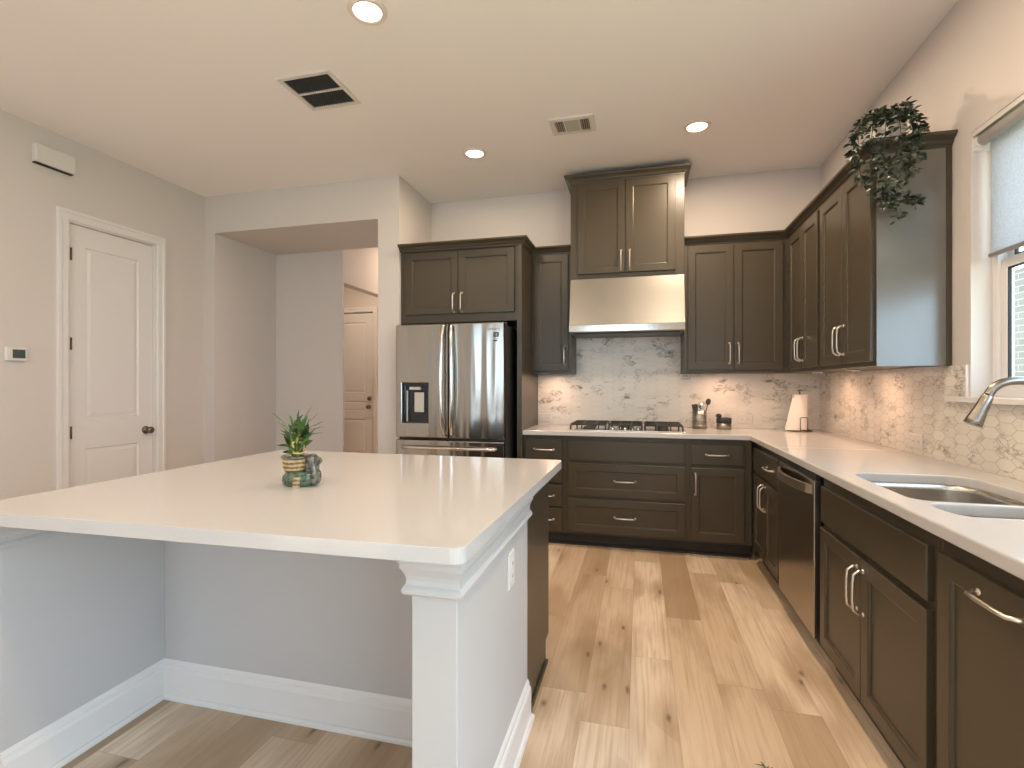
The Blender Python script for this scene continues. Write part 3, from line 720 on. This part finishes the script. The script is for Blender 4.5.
# outside
bm = B(); box(bm, 4.2, 4.4, 1.2, 14, -.3, 2.6)
o = obj('neighbour_wall', bm, M['brick']); tag(o, 'pale grey brick wall outside the sink window', 'wall')
bm = B(); box(bm, 1.9, 2.0, 2.3, 2.62, -.3, 3.4); 
bm.free()
o = bx('ground', XR+.16, 12, -12, 12, -.4, -.3, P('dry_grass', (.25, .26, .15), .9)); struct(o, 'ground outside')

# ------------------------------------------------------------------ refrigerator
rf = thing('refrigerator', 'stainless steel french door refrigerator with a water dispenser', 'refrigerator', (-1.47, 3.81, 0))
bm = B(); box(bm, -.452, .452, .002, .70, .03, 1.745); obj('case', bm, P('fridge_case', (.05, .047, .043), .45), rf, .004)
hg = P('hinge_grey', (.12, .11, .10), .5)
for s in (-1, 1):
    bm = B(); box(bm, s*.42-.03, s*.42+.03, .003, .06, 1.7455, 1.768); obj('hinge_cover', bm, hg, rf, .004)
FSm = [M['fsteel'], P('dispenser_black', (.012, .012, .014), .12), P('dispenser_recess', (.05, .05, .055), .3)]
def fdoor(x0, x1, z0, z1, hole=None):
    bm = B(); D = -.060
    if hole is None: box(bm, x0, x1, D, 0, z0, z1); return bm
    a, b, c, d = hole; xs = [x0, a, b, x1]; zs = [z0, c, d, z1]
    g = [[bm.verts.new((x, D, z)) for z in zs] for x in xs]
    for i in range(3):
        for j in range(3):
            if i == 1 and j == 1: continue
            bm.faces.new([g[i][j], g[i+1][j], g[i+1][j+1], g[i][j+1]])
    q = [g[1][1], g[2][1], g[2][2], g[1][2]]; r = [bm.verts.new((v.co.x, D+.045, v.co.z)) for v in q]
    for k in range(4): bm.faces.new([q[k], q[(k+1) % 4], r[(k+1) % 4], r[k]]).material_index = 2
    bm.faces.new(r).material_index = 1
    bk = {}
    cor = [(x0, z0), (x1, z0), (x1, z1), (x0, z1)]; bv = [bm.verts.new((x, 0, z)) for x, z in cor]; bm.faces.new(bv)
    sides = [[g[i][0] for i in range(4)], [g[3][j] for j in range(4)], [g[i][3] for i in (3, 2, 1, 0)], [g[0][j] for j in (3, 2, 1, 0)]]
    for k, sd in enumerate(sides): bm.faces.new(sd + [bv[(k+1) % 4], bv[k]])
    return bm
dl = obj('door', fdoor(-.455, -.004, .852, 1.762, (-.399, -.173, .972, 1.288)), FSm, rf, .010, 4)
dr = obj('door', fdoor(.004, .455, .852, 1.762), FSm, rf, .010, 4)
dz = obj('freezer_drawer', fdoor(-.455, .455, .455, .835), FSm, rf, .010, 4)
d2 = obj('freezer_drawer', fdoor(-.455, .455, .06, .445), FSm, rf, .010, 4)
bm = B()
rings(bm, -.399, -.173, 1.262, 1.288, [(0, -.055), (0, -.061)]); obj('dispenser_panel', bm, FSm[1], dl)
bm = B(); box(bm, -.34, -.24, -.052, -.016, 1.235, 1.262); obj('dispenser_spout', bm, M['nickel'], dl, .004)
bm = B(); box(bm, -.305, -.222, -.030, -.018, 1.055, 1.215); obj('dispenser_paddle', bm, P('paddle_grey', (.62, .56, .48), .35, .4), dl, .004)
bm = B(); box(bm, -.362, -.352, -.055, -.020, .98, 1.23); obj('dispenser_guide', bm, M['nickel'], dl, .002)
for s, d_ in ((-1, dl), (1, dr)):
    xh = s*.034; pts = []
    for k in range(13):
        q = k/12; z = .885 + (1.738-.885)*q
        off = .030*math.sin(PI*q)**.5 if 0 < q < 1 else 0
        pts.append((xh + s*.012*math.sin(PI*q), -.062-.020-off, z))
    pts = [(s*.020, -.058, .878)]+pts+[(s*.020, -.058, 1.745)]
    bm = B(); tube(bm, pts, [.013]*2+[.0155]*11+[.013]*2, 14); obj('handle', bm, M['chrome'], d_)
pts = [(-.39, -.058, .777)]+[(-.385+.77*k/10, -.085-.018*math.sin(PI*k/10), .777) for k in range(11)]+[(.39, -.058, .777)]
bm = B(); tube(bm, pts, .0125, 14); obj('handle', bm, M['chrome'], dz)
bm = B(); tube(bm, [(p[0], p[1], .395) for p in pts], .0125, 14); obj('handle', bm, M['chrome'], d2)
bm = B(); box(bm, .372, .415, -.0612, -.0602, 1.647, 1.683); st = obj('sticker', bm, M['black'], dr)
bm = B(); box(bm, .370, .402, -.0612, -.0602, 1.613, 1.624); obj('sticker', bm, M['black'], dr)
def text(body, size, loc, rot, m, parent, name='lettering', ext=.0003, al='LEFT'):
    cu = bpy.data.curves.new(name, 'FONT'); cu.body = body; cu.size = size; cu.extrude = ext; cu.align_x = al
    o = bpy.data.objects.new(name, cu); C.objects.link(o)
    me = bpy.data.meshes.new_from_object(o); bpy.data.objects.remove(o)
    me.materials.append(m); o = bpy.data.objects.new(name, me); C.objects.link(o); o.location = loc; o.rotation_euler = rot; o.parent = parent
    return o
text('SAMSUNG', .022, (.325, -.0606, 1.702), (PI/2, 0, 0), P('lettering_grey', (.25, .15, .12), .4), dr)
text('10', .026, (.378, -.0614, 1.655), (PI/2, 0, 0), M['plate'], dr)
text('YEAR', .013, (.374, -.0606, 1.631), (PI/2, 0, 0), M['black'], dr)

# ------------------------------------------------------------------ gas cooktop
ck = thing('gas_cooktop', 'black and steel five burner gas cooktop under the hood', 'cooktop', (-.113, 4.265, CT1))
bm = B(); box(bm, -.445, .445, -.245, .255, .0005, .008); obj('cooktop_tray', bm, M['chrome'], ck, .003)
def grate(x0, x1):
    bm = B(); y0_, y1_ = -.225, .235; zt = .045
    s = .012
    for x in (x0+s, x1-s): tube(bm, [(x, y0_, .012), (x, y0_+.03, zt), (x, y1_-.03, zt), (x, y1_, .012)], .0065, 6)
    for y in (y0_+.03, 0.005, y1_-.03): tube(bm, [(x0+s, y, zt), (x1-s, y, zt)], .0065, 6)
    for k in (1, 2): 
        x = x0+(x1-x0)*k/3; tube(bm, [(x, y0_, .012), (x, y0_+.03, zt), (x, y1_-.03, zt), (x, y1_, .012)], .0055, 6)
    for y in (-.11, .12): tube(bm, [(x0+s, y, zt), (x1-s, y, zt)], .0055, 6)
    for x in (x0+s, x1-s):
        for y in (y0_+.03, y1_-.03): tube(bm, [(x, y, zt), (x, y, .009)], .006, 6)
    return obj('grate', bm, M['iron'], ck)
grate(-.440, -.140); grate(-.138, .138); grate(.140, .440)
for x, y, r in ((-.29, -.11, .045), (-.29, .13, .038), (0, .07, .055), (.29, -.11, .038), (.29, .13, .045)):
    bm = B(); lathe(bm, [(0, .008), (r*1.15, .008), (r*1.1, .016), (r*.9, .020), (r*.9, .024), (r*.5, .029), (0, .030)], x, y, 24); obj('burner', bm, M['iron'], ck)
for k in range(5):
    bm = B(); lathe(bm, [(0, .008), (.017, .008), (.018, .012), (.015, .028), (0, .030)], -.10+k*.05, -.185, 16); obj('control_knob', bm, M['chrome'], ck)

# ------------------------------------------------------------------ things on the back counter
def cyl_shell(bm, r, h, th=.002, cx=0, cy=0, seg=32):
    lathe(bm, [(0, .0), (r, .0), (r, h), (r-th, h), (r-th, .004), (0, .004)], cx, cy, seg)
t = thing('utensil_crock', 'round ribbed steel utensil holder right of the cooktop', 'utensil holder', (.475, 4.43, CT1+.0005))
bm = B(); cyl_shell(bm, .056, .150); obj('canister', bm, M['steel'], t)
bm = B()
for z in (.03, .075, .12): lathe(bm, [(.0562, z-.002), (.0585, z), (.0562, z+.002), (.0562, z-.002)], 0, 0, 32)
obj('rib', bm, M['nickel'], t)
def utensil(name, label, head, x, y, dx, dy, L, m):
    o_ = thing(name, label, name.replace('_', ' '), (.475, 4.43, CT1+.006))
    a = Vector((x, y, 0)); b = Vector((x+dx, y+dy, L)); d = (b-a).normalized()
    bm = B(); tube(bm, [a, b], .004, 8); obj('handle', bm, m, o_)
    bm = B(); q = Vector((0, 0, 1)).rotation_difference(d).to_matrix().to_4x4()
    mt = Matrix.Translation(b) @ q @ Matrix.Rotation(random.uniform(-.4, .4), 4, 'Z')
    if head == 'spoon':
        bmesh.ops.create_uvsphere(bm, u_segments=14, v_segments=10, radius=1, matrix=mt @ Matrix.Translation((0, 0, .022)) @ Matrix.Diagonal((.021, .006, .028, 1)))
    elif head == 'turner':
        prism(bm, [(-.012, 0), (-.024, .02), (-.024, .055), (.024, .055), (.024, .02), (.012, 0)], lambda a_, b_, d_: tuple(mt @ Vector((a_, d_, b_))), -.001, .001)
    else:
        for k in range(5):
            an = k*PI/5; tube(bm, [mt @ Vector((math.cos(an)*.018*math.sin(PI*j/8), math.sin(an)*.018*math.sin(PI*j/8), .06*j/8)) for j in range(9)], .0012, 5)
    obj('head', bm, m, o_, smooth=(head == 'spoon'))
utensil('serving_spoon', 'dark serving spoon leaning furthest right in the utensil holder', 'spoon', .02, 0, .045, .01, .195, M['iron'])
utensil('serving_spoon', 'pale steel spoon standing in the middle of the utensil holder', 'spoon', 0, -.01, .008, -.01, .165, M['chrome'])
utensil('spatula', 'small dark spatula leaning left in the utensil holder', 'turner', -.01, .01, -.018, .015, .140, M['iron'])
utensil('whisk', 'wire whisk leaning back in the utensil holder', 'whisk', .01, .02, .020, .012, .155, M['chrome'])
t = thing('steel_tin', 'low round dark steel tin beside the utensil holder', 'tin', (.665, 4.44, CT1+.0005))
bm = B(); cyl_shell(bm, .056, .050); obj('canister', bm, M['steel'], t)
bm = B(); lathe(bm, [(.0555, .050), (.058, .052), (.058, .088), (.054, .092), (.052, .088), (.052, .052), (.0555, .050)]); obj('rim_band', bm, M['iron'], t)
bm = B(); bmesh.ops.create_icosphere(bm, subdivisions=3, radius=.024, matrix=Matrix.Translation((-.040, 0, .108)) @ Matrix.Diagonal((1, .8, .7, 1)))
for v in bm.verts: v.co += (v.co-Vector((-.04, 0, .108))).normalized()*random.uniform(-.003, .003)
obj('knob', bm, M['iron'], t)
# paper towels
t = thing('paper_towel_holder', 'wire paper towel stand in the counter corner with a white roll', 'paper towel holder', (1.215, 4.40, CT1+.0005))
bm = B(); tube(bm, [(.085*math.cos(a*PI/12), .085*math.sin(a*PI/12), .004) for a in range(25)], .004, 8, False); tube(bm, [(-.085, 0, .004), (.085, 0, .004)], .004, 8); obj('wire_base', bm, M['bronze'], t)
bm = B(); tube(bm, [(0, 0, .004), (0, 0, .315)], .004, 8); tube(bm, [(-.018, 0, .315), (0, 0, .322), (.018, 0, .315)], .004, 8); obj('centre_rod', bm, M['bronze'], t)
bm = B(); tube(bm, [(-.02, -.085, .004), (-.02, -.085, .105), (-.014, -.085, .110), (.026, -.082, .110), (.032, -.082, .105), (.032, -.080, .004)], .0035, 8); obj('tension_arm', bm, M['bronze'], t)
r_ = tag(obj('paper_towel_roll', (lambda b_: (lathe(b_, [(.018, .012), (.055, .012), (.056, .02), (.056, .283), (.055, .288), (.018, .288), (.018, .012)], 0, 0, 36), b_)[1])(B()), P('tissue_paper', (.86, .78, .70), .9)), 'white paper towel roll on the wire stand with a loose sheet', 'paper towel roll')
r_.location = (1.215, 4.40, CT1)
bm = B()
pts = [(-.008, -.0565), (-.035, -.058), (-.07, -.052), (-.115, -.048)]
for k in range(3):
    (xa, ya), (xb, yb) = pts[k], pts[k+1]
    ta, tb = .287 - k*.004 - (0 if k == 0 else .0), .287 - (k+1)*.004 - (.0 if k < 1 else (.03 if k == 1 else .27))
    ta = [.287, .283, .250][k]; tb = [.283, .250, .03][k]
    bm.faces.new([bm.verts.new(c) for c in ((xa, ya, .010), (xb, yb, .010), (xb, yb, tb), (xa, ya, ta))])
bmesh.ops.remove_doubles(bm, verts=bm.verts, dist=1e-5)
s_ = obj('loose_sheet', bm, r_.data.materials[0], r_); q = s_.modifiers.new('thick', 'SOLIDIFY'); q.thickness = .0015

# ------------------------------------------------------------------ bamboo plant on the island
def leaf(bm, p, d, L, w, up=Vector((0, 0, 1)), curl=.25, mi=0, seg=4):
    d = Vector(d).normalized(); s = d.cross(up)
    s = s.normalized() if s.length > 1e-4 else Vector((1, 0, 0)); n = s.cross(d)
    prev = None; pos = Vector(p); dirn = d.copy(); 
    for k in range(seg+1):
        q = k/seg; wd = w*math.sin(PI*min(1, .12+.88*q))**.8 if k < seg else .0004
        mid = pos; a = bm.verts.new(mid + s*wd/2 + n*wd*.12); b_ = bm.verts.new(mid - n*wd*.06); c = bm.verts.new(mid - s*wd/2 + n*wd*.12)
        if prev:
            for f in ([prev[0], prev[1], b_, a], [prev[1], prev[2], c, b_]):
                ff = bm.faces.new(f); ff.smooth = True; ff.material_index = mi
        prev = (a, b_, c); pos = pos + dirn*L/seg; dirn = (dirn + Vector((0, 0, -curl/seg))).normalized()
def leafmat(name, c1, c2, rough=.4):
    m, t_, b = newmat(name); n = N(t_)
    n.put(b.inputs['Base Color'], n.ramp(n.noise(n.geo(), 60, 2), [(.35, c1), (.65, c2)])); b.inputs['Roughness'].default_value = rough
    return m
M['bleaf'] = leafmat('bamboo_leaf', (.018, .055, .012), (.10, .17, .035))
M['stalk'] = leafmat('bamboo_stalk', (.20, .22, .05), (.50, .40, .13))
M['ivy'] = leafmat('ivy_leaf', (.006, .014, .007), (.030, .045, .022), .35)
M['ivypale'] = leafmat('ivy_leaf_pale', (.10, .13, .08), (.22, .24, .17), .4)
M['glaze'] = leafmat('green_glaze', (.035, .06, .035), (.14, .19, .12), .15)
M['glaze2'] = leafmat('dark_glaze', (.05, .05, .045), (.22, .21, .17), .12)
def cane():
    m, t_, b = newmat('cane_weave'); n = N(t_); x, y, z = n.xyz(n.geo())[0:3]
    wv = n.m('SINE', n.m('MULTIPLY', z, 420.0)); f = n.m('ADD', n.m('MULTIPLY', wv, .25), n.noise(n.geo(), 90, 3))
    n.put(b.inputs['Base Color'], n.ramp(f, [(.3, (.18, .10, .03)), (.6, (.48, .33, .16)), (.8, (.56, .42, .24))])); b.inputs['Roughness'].default_value = .5
    return m
M['cane'] = cane()
px, py = -1.20, 1.60
pl = thing('bamboo_plant', 'small green bamboo plant in a glazed figurine pot on the island', 'potted plant', (px, py, .9145), .25)
def lump(bm, c, r, sub=3, j=.0, seed=1):
    rr = random.Random(seed); v0 = bmesh.ops.create_icosphere(bm, subdivisions=sub, radius=1, matrix=Matrix.Translation(c) @ Matrix.Diagonal((*r, 1)))['verts']
    for v in v0:
        if j: v.co += Vector((rr.uniform(-j, j), rr.uniform(-j, j), rr.uniform(-j, j)))
    for v in v0:
        for f in v.link_faces: f.smooth = True
# glazed boat-shaped base
bm = B(); prev = None
for z, sx, sy in ((0, .050, .034), (.004, .060, .042), (.020, .066, .047), (.036, .064, .045), (.046, .056, .040), (.052, .044, .034)):
    r = [bm.verts.new((math.cos(2*PI*k/36)*sx*(1+.03*math.sin(6*2*PI*k/36)), math.sin(2*PI*k/36)*sy, z + .003*math.sin(5*2*PI*k/36)*(z > .01))) for k in range(36)]
    if prev:
        for k in range(36): bm.faces.new([prev[k], prev[(k+1) % 36], r[(k+1) % 36], r[k]]).smooth = True
    else: bm.faces.new(r)
    prev = r
bm.faces.new(prev); obj('glazed_base', bm, M['glaze'], pl)
# elephant-like glazed figure on the right
bm = B()
lump(bm, (.040, 0, .066), (.026, .026, .034), 3, .0015, 2); lump(bm, (.048, -.012, .098), (.021, .020, .018), 3, .0012, 3)
lump(bm, (.026, .0, .094), (.014, .018, .018), 2, .001, 5); lump(bm, (.064, .004, .088), (.012, .016, .014), 2, .001, 6)
tube(bm, [(.048, -.026, .100), (.056, -.038, .088), (.062, -.040, .070), (.066, -.040, .050), (.062, -.046, .036)], [.012, .010, .008, .007, .006], 10)
for y in (-.028, .012): lump(bm, (.058, y, .030), (.012, .012, .028), 2, .001, 8)
m_ = obj('figurine', bm, M['glaze2'], pl); rm = m_.modifiers.new('remesh', 'REMESH'); rm.mode = 'VOXEL'; rm.voxel_size = .0022; rm.use_smooth_shade = True
bm = B(); prism(bm, [(-.012, .0), (.012, .0), (.016, .036), (-.008, .036)], lambda a, b, d: (a, d, b), -.047, -.040); obj('tan_inlay', bm, M['cane'], pl)
# cane pot
bm = B(); lathe(bm, [(0, .050), (.034, .050), (.042, .062), (.044, .080), (.046, .100), (.048, .106), (.044, .106), (.042, .098), (0, .098)], -.020, 0, 32); pot = obj('cane_pot', bm, M['cane'], pl)
bm = B(); lathe(bm, [(.0465, .098), (.0495, .100), (.0495, .107), (.0465, .108), (.0465, .098)], -.020, 0, 32); obj('pot_rim', bm, M['glaze2'], pot)
rnd = random.Random(5); tips = []
for k in range(9):
    a = 2*PI*k/9 + .2; r = .014 if k < 8 else 0; hgt = .175+rnd.uniform(-.015, .02)
    x0, y0_ = -.012+r*math.cos(a), r*math.sin(a); x1, y1_ = x0+.012*math.cos(a), y0_+.012*math.sin(a)
    bm = B(); tube(bm, [(x0, y0_, .09), ((x0+x1)/2, (y0_+y1_)/2, .13), (x1, y1_, hgt)], [.0055, .005, .004], 8); obj('stalk', bm, M['stalk'], pl); tips.append(Vector((x1, y1_, hgt)))
for z in (.118, .158):
    bm = B(); tube(bm, [(-.012+.024*math.cos(a*PI/10), .024*math.sin(a*PI/10), z+.001*math.sin(a)) for a in range(21)], .003, 8, False); obj('gold_tie', bm, P('gold_tie', (.75, .60, .25), .4, .3), pl)
bm = B()
for tp in tips:
    for k in range(9):
        a = rnd.uniform(0, 2*PI); el = rnd.uniform(.35, 1.35); d = Vector((math.cos(a)*math.cos(el), math.sin(a)*math.cos(el), math.sin(el)))
        leaf(bm, tp + Vector((0, 0, rnd.uniform(-.055, .012))), d, rnd.uniform(.04, .075), rnd.uniform(.011, .018), up=Vector((rnd.uniform(-1,1), rnd.uniform(-1,1), rnd.uniform(0,1))), curl=rnd.uniform(.1, .7))
ca, sa = math.cos(-.25-.2482+.2482), 1
for (tx, tz, L) in ((.055, .262, .06), (.030, .285, .07), (-.045, .255, .06), (-.10, .262, .05), (-.085, .235, .05), (.08, .235, .055), (.075, .215, .05), (.082, .195, .06), (-.075, .19, .04), (-.01, .27, .05)):
    base = Vector((-.012 + tx*.25, -.005, .175 + (tz-.19)*.3)); end = Vector((tx, rnd.uniform(-.02, .02), tz)); d = end-base
    tube(bm, [base, base+d*.5+Vector((0, 0, .006)), end-d.normalized()*L*.5], .0009, 5)
    leaf(bm, end-d.normalized()*L*.7, d, L*.8, .011, curl=.3)
obj('leaves', bm, M['bleaf'], pl, recalc=False)

# ------------------------------------------------------------------ trailing plant on the wall cabinet
vp = thing('trailing_plant', 'dark green trailing vine in a cream pot spilling over the wall cabinet by the window', 'hanging plant', (1.195, 2.90, UZ1+.001))
bm = B(); lathe(bm, [(0, 0), (.050, 0), (.062, .03), (.068, .10), (.071, .145), (.075, .150), (.075, .162), (.066, .162), (.064, .140), (0, .138)], 0, 0, 32)
obj('plant_pot', bm, P('cream_ceramic', (.80, .74, .66), .4), vp)
rv = random.Random(11); bs = B(); bl = B()
def vine(pts, n_leaf, ls=.030, pale=.12, spread=.018):
    pts = [Vector((p[0]*.5 if p[0] > 0 else p[0]*.82, p[1], p[2])) for p in pts]; fine = []
    for i in range(len(pts)-1):
        p0 = pts[max(i-1, 0)]; p1 = pts[i]; p2 = pts[i+1]; p3 = pts[min(i+2, len(pts)-1)]
        for k in range(6):
            t_ = k/6; fine.append(.5*((2*p1)+(p2-p0)*t_+(2*p0-5*p1+4*p2-p3)*t_*t_+(3*p1-p0-3*p2+p3)*t_**3))
    fine.append(pts[-1]); tube(bs, fine, .0014, 5)
    for k in range(n_leaf):
        q = rv.random(); i = min(int((.08+.92*q)*(len(fine)-1)), len(fine)-2); p = fine[i].lerp(fine[i+1], rv.random())
        a = rv.uniform(0, 2*PI); d = Vector((math.cos(a), math.sin(a), rv.uniform(-.7, .6)))
        off = d.normalized()*rv.uniform(.003, spread)
        upv = Vector((rv.uniform(-1, 1), rv.uniform(-1, .3), rv.uniform(-.2, 1))).normalized()
        leaf(bl, p+off, d, ls*rv.uniform(.7, 1.2), ls*rv.uniform(.45, .65), up=upv, curl=rv.uniform(.2, .9), mi=1 if rv.random() < pale else 0, seg=3)
T = .15
# local frame: x to the wall, -y towards the viewer, z up
fronts = [ # (front, over the door side)
 ([(-.03, -.03, T), (-.10, -.05, T+.05), (-.19, -.09, T-.02), (-.205, -.12, -.06), (-.195, -.13, -.17)], 95),
 ([(-.02, -.02, T), (-.11, -.03, T+.04), (-.19, -.04, T-.03), (-.205, -.05, -.04)], 70),
 ([(-.03, -.04, T), (-.11, -.11, T+.03), (-.165, -.165, .02), (-.168, -.175, -.12), (-.165, -.178, -.27)], 95),
 ([(-.02, -.05, T), (-.06, -.12, T+.02), (-.10, -.170, .03), (-.105, -.178, -.10), (-.09, -.180, -.22), (-.05, -.182, -.30)], 80),
 ([(0, -.05, T), (-.01, -.12, T), (-.02, -.170, .04), (-.03, -.178, -.10), (-.05, -.182, -.25), (-.04, -.184, -.37)], 62),
 ([(.02, -.04, T), (.05, -.10, T+.02), (.07, -.165, .05), (.06, -.176, -.06), (.05, -.180, -.16)], 85),
 ([(.02, -.04, T), (.08, -.09, T+.05), (.11, -.150, .10), (.10, -.172, 0), (.095, -.178, -.10)], 70),
 ([(.02, -.03, T), (.08, -.05, T+.09), (.14, -.11, .12), (.13, -.165, .04)], 50),
 ([(-.03, -.178, -.20), (0, -.182, -.26), (.045, -.184, -.27), (.075, -.186, -.30)], 30),
 ([(-.08, -.178, -.18), (-.11, -.182, -.25), (-.09, -.184, -.30)], 34)]
for p, n_ in fronts: vine(p, int(n_*1.5), .030)
for k in range(8):
    a = rv.uniform(PI*.6, PI*2.1); r = rv.uniform(.05, .12)
    vine([(0.0, 0, T-.005), (.5*r*math.cos(a), .5*r*math.sin(a), T+.05), (r*math.cos(a), r*math.sin(a), T+rv.uniform(.02, .085))], 20, .030, .05)
obj('stems', bs, M['stalk2'] if 'stalk2' in M else M['ivy'], vp); obj('leaves', bl, [M['ivy'], M['ivypale']], vp, recalc=False)

# ------------------------------------------------------------------ leafy sprig on the floor
sp = thing('leafy_sprig', 'tip of a green artificial sprig lying on the oak floor', 'sprig', (.40, 1.82, .001))
bm = B(); rg = random.Random(3)
tube(bm, [(-.005, .02, .012), (.01, -.02, .014), (.02, -.08, .010)], .002, 6); obj('stem', bm, M['bronze'], sp)
bm = B()
for k in range(34):
    q = rg.random(); p = Vector((.0+.02*q, .02-.1*q, .012)); a = rg.uniform(-.6, PI+.6)
    leaf(bm, p, (math.cos(a), math.sin(a)*.6, rg.uniform(-.05, .3)), rg.uniform(.015, .035), .005, curl=.1)
obj('leaves', bm, leafmat('sprig_green', (.01, .07, .045), (.03, .16, .10)), sp, recalc=False)

# ------------------------------------------------------------------ ceiling fixtures
LP = [(-1.25, 2.15, 'beige-rimmed recessed ceiling light cut by the top edge of the photo'),
      (-1.226, 3.677, 'recessed ceiling light in front of the refrigerator, between the vents and cabinets'),
      (.378, 3.667, 'recessed ceiling light right of the small vent, nearest the range hood'),
      (.38, 2.15, 'added unseen recessed ceiling light over the sink side of the aisle, above the picture'),  # this light and those below are unseen, added to brighten the room
      (-2.6, .6, 'added unseen recessed ceiling light over the dining side, behind the viewer'), (-1.25, .5, 'added unseen recessed ceiling light over the near end of the island'), (.38, .5, 'added unseen recessed ceiling light above the viewer'),
      (-3.9, 6.1, 'added unseen recessed ceiling light over the entry in the hall'), (-2.6, 6.0, 'added unseen recessed ceiling light in the hall past the opening')]
dl0 = thing('ceiling_light', LP[0][2], 'ceiling light', (LP[0][0], LP[0][1], ZC), 0, 'recessed ceiling lights')
bm = B(); lathe(bm, [(.062, -.001), (.070, -.012), (.088, -.008), (.092, -.0005), (.062, -.0005), (.062, -.001)], 0, 0, 40); obj('trim_ring', bm, P('light_trim', (.80, .70, .62), .4), dl0)
bm = B(); lathe(bm, [(0, -.008), (.060, -.009), (.0665, -.006), (.0665, -.001), (0, -.001)], 0, 0, 40); obj('lens', bm, M['lens'], dl0)
DOWN = 19
for i, (x, y, lb) in enumerate(LP):
    if i: dup(dl0, (x, y, ZC), lb, 'recessed ceiling lights')
    area('downlight', (x, y, ZC-.016), (0, 0, 0), .11, .11, (13, 11, 26, 15, 13, 10, 12, 16, 18)[i], WARM, 'DISK')
# puck lights under the wall cabinets
PK = [(-.74, 4.40, 'under cabinet puck light beneath the narrow cabinet left of the hood'), (.63, 4.38, 'under cabinet puck light beneath the back wall cabinet right of the hood'),
      (1.21, 3.97, 'under cabinet puck light on the right wall nearest the corner'), (1.21, 3.36, 'under cabinet puck light on the right wall nearest the window')]
p0 = thing('puck_light', PK[0][2], 'puck light', (PK[0][0], PK[0][1], UZ0), 0, 'under cabinet puck lights')
bm = B(); lathe(bm, [(0, -.0005), (.034, -.0005), (.034, -.010), (.028, -.012), (.028, -.009), (0, -.009)], 0, 0, 24); obj('housing', bm, M['nickel'], p0)
bm = B(); lathe(bm, [(0, -.0095), (.027, -.0095), (.027, -.011), (0, -.011)], 0, 0, 24); obj('lens', bm, M['puck'], p0)
for i, (x, y, lb) in enumerate(PK):
    if i: dup(p0, (x, y, UZ0), lb, 'under cabinet puck lights')
    area('puck_glow', (x, y, UZ0-.016), (0, 0, 0), .10, .10, 1.35, (1, .60, .40), 'DISK')
# vents
VB = P('vent_blade', (.16, .16, .16), .5)
t = thing('return_vent', 'large square ceiling return vent with dark double grille', 'air vent', (-1.867, 2.668, ZC))
bm = B(); sweep(bm, [(-.172, -.172), (-.172, .172), (.172, .172), (.172, -.172)], [(0, -.0005), (0, -.010), (.024, -.010), (.026, -.0005)], XY, closed=True); box(bm, -.147, .147, -.006, .006, -.010, -.001); obj('frame', bm, M['plate'], t)
bm = B(); box(bm, -.147, .147, -.147, .147, -.0015, -.0005); obj('filter', bm, P('vent_dark', (.035, .038, .042), .7), t)
bm = B()
for k in range(21):
    x = -.142+k*.0139; prism(bm, [(x, -.002), (x+.004, -.009), (x+.0055, -.009), (x+.0015, -.002)], lambda a, b, d: (a, d, b), -.146, .146)
obj('louvres', bm, VB, t)
t = thing('supply_vent', 'small white ceiling supply vent near the range hood', 'air vent', (-.446, 3.44, ZC))
bm = B(); sweep(bm, [(-.150, -.112), (-.150, .112), (.150, .112), (.150, -.112)], [(0, -.0005), (.004, -.008), (.036, -.010), (.038, -.0005)], XY, closed=True)
for x in (-.052, .048): box(bm, x-.004, x+.008, -.076, .076, -.011, -.001)
obj('frame', bm, M['plate'], t)
bm = B(); box(bm, -.113, .113, -.075, .075, -.0015, -.0005); obj('duct', bm, P('duct_dark', (.06, .05, .045), .7), t)
bm = B()
for k in range(9):
    y = -.072+k*.0165; prism(bm, [(y, -.002), (y+.012, -.0095), (y+.0135, -.0095), (y+.0015, -.002)], lambda a, b, d: (d, a, b), -.042, .043)
for k in range(4):
    for s in (-1, 1): x = s*(.064+k*.014); box(bm, x-.003, x+.003, -.075, .075, -.010, -.002)
obj('louvres', bm, P('vent_blade_warm', (.42, .36, .30), .5), t)
